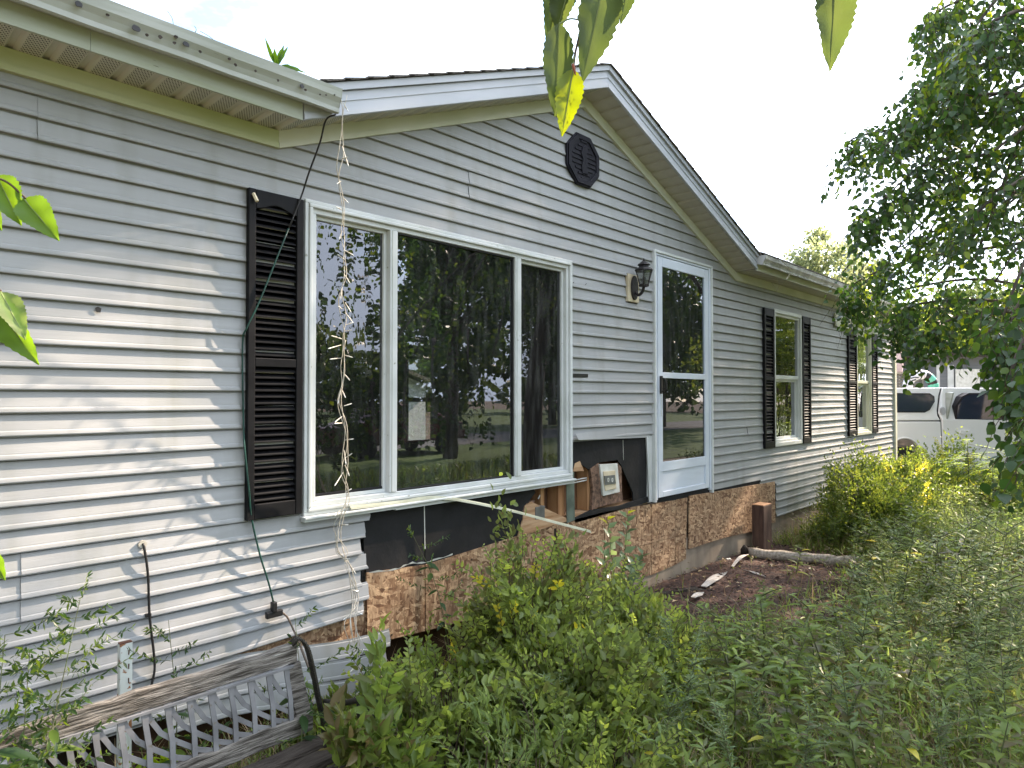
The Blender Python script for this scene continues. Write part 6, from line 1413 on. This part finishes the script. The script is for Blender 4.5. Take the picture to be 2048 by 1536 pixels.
tree('dark tree beyond the grey neighbour house', gpos(1960, 40), 10, 3.6, 6000, 0.28, 36, low=0.05)
tree('dark tree far behind the birch at the right edge', gpos(2090, 34), 9, 3.5, 5000, 0.28, 37, low=0.05)
tree('big tree across the road, widest in the window reflection', (8, -26, 0), 11, 3.6, 9000, 0.34, 41, LEAF_T, low=0.12)
tree('tree across the road reflected at the middle of the picture window', (23, -23, 0), 14, 4.4, 8000, 0.36, 42, LEAF_T, low=0.10)
tree('tree across the road reflected at the right of the picture window', (30, -22, 0), 12, 5.0, 7000, 0.36, 43, LEAF_T, low=0.08)
tree('tree across the road beyond the left side of the yard', (3, -26, 0), 7, 4.0, 5000, 0.36, 44, LEAF_T, low=0.08)
tree('tree reflected near the house corner in the far windows', (32, -16, 0), 12, 5.5, 7000, 0.36, 45, LEAF_T, low=0.05)
tree('yard tree between lawn and road reflected in the centre pane', (12.0, -10.5, 0), 9.5, 2.3, 9000, 0.16, 46, LEAF_T, low=0.30)
tree('second yard tree near the road seen only in the window glass', (17.0, -9.5, 0), 10, 3.0, 9000, 0.16, 47, LEAF_T, low=0.25)
tree('small sunlit tree beyond the yard weeds, reflected in the right hand windows', (16.4, -3.2, 0), 5.0, 2.2, 16000, 0.13, 49, LEAF_B, low=0.05)
tree('tree behind the house seen through the room window', (10.5, 14, 0), 7, 3.0, 5000, 0.2, 48, LEAF_B, low=0.05)
o = leaf_obj('reflection_hedge', join([crown((x, -8.2, 1.3), (0.9, 0.7, 1.35), 2600, 0.09, 60+i, 26) for i, x in enumerate((3.2, 4.5, 5.8, 7.1))]), LEAF_T)  # added out of view so the side pane reflects something dark
tag(o, 'dark hedge added behind the viewer, only to darken the reflection in the side pane', 'hedge')
# distant wood all round, one mass
dw = []
for i in range(46):
    a = i/46*2*pi+0.05*sin(i*5); R0 = 62+10*sin(i*2.3); dw.append(crown((R0*cos(a)+5, R0*sin(a), 4.5), (6, 6, 5.0), 700, 1.0, 100+i, 10))
o = leaf_obj('distant_wood', join(dw), LEAF_F); tag(o, 'dark band of woodland all around the horizon', 'woodland', kind='stuff')

# ------------------------------------------------------------------ neighbour: shed behind, grey house, deck, umbrella, ring, truck
SH = thing('white_shed', 'small white gabled outbuilding seen through the room behind the centre pane', 'shed', (11.3, 9.6, 0))
B().box(4.2, 10.1, 9.2, 13, 0, 1.949).build('wall', mat('shed_white', (0.80, 0.82, 0.86), (0.7, 0.72, 0.76), 4, 0.6, stretch=(1, 1, 8)), SH)
B().prism([(4.2, 1.95), (10.1, 1.95), (7.15, 2.90)], 9.2, 9.25).build('gable', WHITE, SH)
B().prism([(3.9, 1.90), (7.15, 2.92), (10.4, 1.90), (10.4, 1.98), (7.15, 3.02), (3.9, 1.98)], 9.0, 13.2).build('roof', SHINGLE, SH)
GH = thing('grey_house', 'grey neighbour house with white corner trim beyond the truck', 'house', gpos(1990, 26))
RR_ = Vector(RGT); FF = Vector((cos(TH), sin(TH), 0))
def cb(px0, px1, py0, py1, dep, thick, name, mt, par, **k):   # box facing the camera's side of the street
    s = dep/FPX; x0 = (px0-1024)*s; x1 = (px1-1024)*s; z0 = HC+(792-py1)*s; z1 = HC+(792-py0)*s; b = B(); o = Vector((CAM[0], CAM[1], 0))
    cs = [o+RR_*x+FF*(dep+d) for d in (0, thick) for x in (x0, x1)]
    for z in (z0, z1):
        for i in (0, 1, 3, 2): b.v.append((cs[i].x, cs[i].y, z))
    b.f = [(0, 3, 2, 1), (4, 5, 6, 7), (0, 1, 5, 4), (1, 2, 6, 5), (2, 3, 7, 6), (3, 0, 4, 7)]
    return b.build(name, mt, par, **k)
cb(1868, 2300, 705, 960, 26, 6, 'wall', GREYW, GH); cb(1874, 1880, 712, 960, 25.95, .04, 'corner_trim', TRIM, GH); cb(1896, 1908, 730, 960, 25.95, .04, 'corner_trim', TRIM, GH)
cb(1846, 2320, 703, 712, 25.6, 7, 'roof_edge', DARKWOOD, GH); cb(1846, 1870, 707, 709, 25.55, .05, 'roof_edge', TRIM, GH)
cb(1912, 1960, 738, 960, 25.9, .05, 'window', WHITE, GH)
DK = thing('wooden_deck', 'weathered wooden deck railing behind the truck roof', 'deck', gpos(1820, 22))
for py0 in range(748, 800, 6): cb(1770, 1846, py0, py0+4.5, 22, .03, 'rail_board', OLDWOOD, DK)
cb(1770, 1850, 744.5, 747.5, 21.95, .12, 'cap_rail', DEADW, DK)
for p_ in (1788, 1817, 1844): cb(p_, p_+4, 748, 960, 21.9, .08, 'post', OLDWOOD, DK)
cb(1765, 1850, 800, 806, 21.95, 3, 'floor', OLDWOOD, DK)
pu = Vector(at(1799, 800, 23.2)); s = 23.2/FPX
UM = thing('patio_umbrella', 'closed pale pink patio umbrella standing on the deck', 'umbrella', (pu.x, pu.y, 1.2))
B().lathe((pu.x, pu.y, 0), [(0.11, HC+48*s), (0.10, HC+50*s), (0.13, HC+60*s), (0.10, HC+80*s), (0.055, HC+90*s), (0.02, HC+94*s)], 10).build('canopy', mat('pale_pink_cloth', (0.62, 0.47, 0.45), (0.5, 0.37, 0.35), 8, 0.8, stretch=(6, 6, 0.5)), UM, True)
B().tube([(pu.x, pu.y, 1.0), (pu.x, pu.y, HC+97*s)], 0.02, 6).build('pole', DEADW, UM)
pr_ = Vector(at(1841, 775, 21.0)); s = 21/FPX; RI = thing('swim_ring', 'white, black and green inflatable swim ring leaning on the deck', 'swim ring', tuple(pr_))
R1, r1 = 26*s, 9.5*s; U3 = Vector((0, 0, 1))
def ring(a0, a1, mt, nm, rr1):
    b = B(); n = 14; b.tube([tuple(pr_+RR_*R1*cos(a)+U3*R1*sin(a)) for a in np.linspace(a0, a1, n)], rr1, 10); return b.build(nm, mt, RI, True)
RB_ = mat('ring_black', (0.02, 0.02, 0.02), None, 4, 0.3); RW_ = mat('ring_white', (0.75, 0.76, 0.8), None, 4, 0.25); RG_ = mat('ring_green', (0.12, 0.45, 0.33), None, 4, 0.25)
for k, (a0, a1, mt_) in enumerate(((-0.9, -0.35, RB_), (-0.36, 0.30, RG_), (0.29, 0.55, RB_), (0.54, 0.95, RG_), (0.94, 1.30, RB_), (1.29, 1.6, RW_), (1.59, 1.75, RB_), (1.74, 4.2, RW_), (4.2, 5.4, RG_))): ring(a0, a1, mt_, 'ring_segment', r1*(1.0 if k % 2 else 1.002))
for q in ((2.0, 2.5), (2.3, 2.9)): B().tube([tuple(pr_+RR_*(R1+(k-1)*r1*0.5)*cos(a)+U3*(R1+(k-1)*r1*0.5)*sin(a)-FF*r1*0.93) for k, a in ((0, q[0]), (1, (q[0]+q[1])/2), (2, q[1]))], 0.02, 5).build('stripe', RB_, RI)

# pickup truck with a cap on the bed, its side to the camera
TD = 12.8; ts = TD/FPX
def tp(px_, py_, d=0.0):    # point on the truck's near side, d metres further in
    o = Vector((CAM[0], CAM[1], 0))+RR_*((px_-1024)*ts)+FF*(TD+d); return Vector((o.x, o.y, HC+(792-py_)*ts))
TR = thing('pickup_truck', 'white pickup truck with a white bed cap parked beyond the house corner', 'truck', tuple(tp(1900, 968)))
def tslab(poly, d0, d1, name, mt, par=None, bev=0.02, taper=0.0):
    b = B(); n = len(poly)
    for d in (d0, d1):
        for x, y in poly:
            tt = taper*max(0, (842-y))/67.0; b.v.append(tuple(tp(x, y, d+(tt if d == d0 else -tt))))
    b.f = [tuple(range(n)), tuple(n+i for i in reversed(range(n)))]+[(i, n+i, n+(i+1) % n, (i+1) % n) for i in range(n)]
    return b.build(name, mt, par or TR, bev=bev)
arc = [(1808+38*cos(a), 926-38*sin(a)*1.28) for a in np.linspace(0, pi, 14)]
tslab([(1700, 843), (1881, 843), (1884, 930), (1846, 930)]+arc[1:]+[(1700, 928)], 0, 1.95, 'bed', TRUCKP)
tslab([(1702, 777), (1893, 775), (1886, 790), (1877, 822), (1877, 832), (1881, 841), (1700, 841.5)], 0.0, 1.95, 'bed_cap', TRUCKP, taper=0.16)
tslab([(1895, 775), (1888, 792), (1879, 826), (1883, 841), (1885, 938), (2300, 942), (2300, 850), (2075, 842), (2035, 790), (2010, 776)], 0.0, 1.95, 'cab', TRUCKP, taper=0.14)
tslab([(1893.5, 776), (1886.5, 792), (1877.6, 824), (1881.8, 842), (1884, 930), (1887, 930), (1885, 842), (1881.5, 824), (1890, 792), (1897, 776)], 0.02, 1.9, 'cab_gap', SEALM, bev=0, taper=0.15)
wp = [(1700, 788), (1855, 789), (1864, 794), (1866, 803), (1858, 818), (1850, 823), (1700, 823)]
tslab([(1692, 785.5), (1857, 786.5), (1867, 793), (1869, 803), (1861, 820), (1851, 825.5), (1692, 825.5)], 0.055, 0.075, 'window_seal', SEALM, bev=0, taper=0.14)
tslab(wp, 0.045, 0.054, 'cap_window', TGLASS, bev=0, taper=0.14)
dp = [(1913, 838), (1911, 812), (1921, 795), (1932, 789), (2012, 789), (2040, 838)]
tslab([(1910, 846), (1907, 812), (1918, 793), (1931, 786), (2014, 786), (2046, 846)], -0.004, 0.01, 'window_seal', SEALM, bev=0, taper=0.13); tslab(dp, -0.012, -0.0045, 'door_window', TGLASS, bev=0, taper=0.13)
tslab([(1898, 786), (1901, 784), (1894, 842), (1896, 935), (1893.5, 935), (1891, 842)], -0.006, 0.004, 'door_seam', GUTTER, bev=0, taper=0.13)
tslab([(1918, 861), (1939, 860), (1941, 864), (1938, 869), (1922, 869), (1917, 866)], -0.03, -0.004, 'door_handle', TRUCKP, bev=0.005)
c = tp(1886, 820, 0.0); oc_ = [(1886+4.5*cos(a), 822+8*sin(a)) for a in np.linspace(0, 2*pi, 14, endpoint=False)]
tslab(oc_, -0.012, 0.05, 'fuel_decal', mat('grey_emblem', (0.45, 0.45, 0.47), None, 9, 0.4), bev=0, taper=0.03)
tslab([(1888, 938), (2300, 942), (2300, 947), (1888, 943)], 0.05, 1.9, 'rocker', SEALM, bev=0)
def wheel(px_, py_, d, r_):
    c = tp(px_, py_, d); b = B(); k = 24; prof = [(0.62, 0.0), (0.80, -0.02), (0.96, 0.0), (1.0, 0.04), (1.0, 0.20), (0.95, 0.25)]
    for rr_, dd in prof:
        for j in range(k): a = 2*pi*j/k; b.v.append(tuple(c+RR_*cos(a)*r_*rr_+U3*sin(a)*r_*rr_+FF*dd))
    for i in range(len(prof)-1):
        for j in range(k): a = i*k+j; e = i*k+(j+1) % k; b.f.append((a, e, e+k, a+k))
    w_ = b.build('wheel', TYRE, TR, True)
    b = B(); 
    for rr_, dd in ((0.0, 0.03), (0.25, 0.02), (0.58, 0.06), (0.64, 0.0)):
        for j in range(k): a = 2*pi*j/k; b.v.append(tuple(c+RR_*cos(a)*r_*rr_+U3*sin(a)*r_*rr_+FF*dd))
    for i in range(3):
        for j in range(k): a = i*k+j; e = i*k+(j+1) % k; b.f.append((a, e, e+k, a+k))
    b.build('rim', CHROME, w_, True)
wheel(1808, 934, 0.05, 0.37); wheel(1808, 934, 1.65, 0.37); wheel(2180, 934, 0.05, 0.37)
b = B(); pts = [tp(1808+39.5*cos(a), 926-39.5*sin(a)*1.28, -0.005) for a in np.linspace(0.05, pi-0.05, 16)]; b.tube(pts, 0.018, 6); b.build('wheel_arch_lip', TRUCKP, TR, True)
# parked car across the lawn, only met as a reflection
CR = thing('parked_car', 'dark parked car by the road reflected low in the centre pane', 'car', (11.5, -12.6, 0))
B().prism([(9.4, 0.35), (9.3, 0.85), (10.2, 0.95), (10.8, 1.42), (12.4, 1.42), (13.1, 0.98), (13.7, 0.9), (13.75, 0.4)], -13.4, -11.8).build('body', mat('dark_red_paint', (0.10, 0.02, 0.025), None, 3, 0.25), CR, bev=0.05)
for x in (10.2, 12.9):
    for y in (-11.78, -13.42): B().prism([(x+0.33*cos(a), 0.33+0.33*sin(a)) for a in np.linspace(0, 2*pi, 16, endpoint=False)], y-0.08, y+0.08).build('wheel', TYRE, CR)
B().prism([(10.45, 0.98), (10.9, 1.36), (12.3, 1.36), (12.85, 0.98)], -11.795, -11.79).build('side_window', TGLASS, CR)
for k in [k for k in bpy.data.objects if 'org' in k]: del k['org']
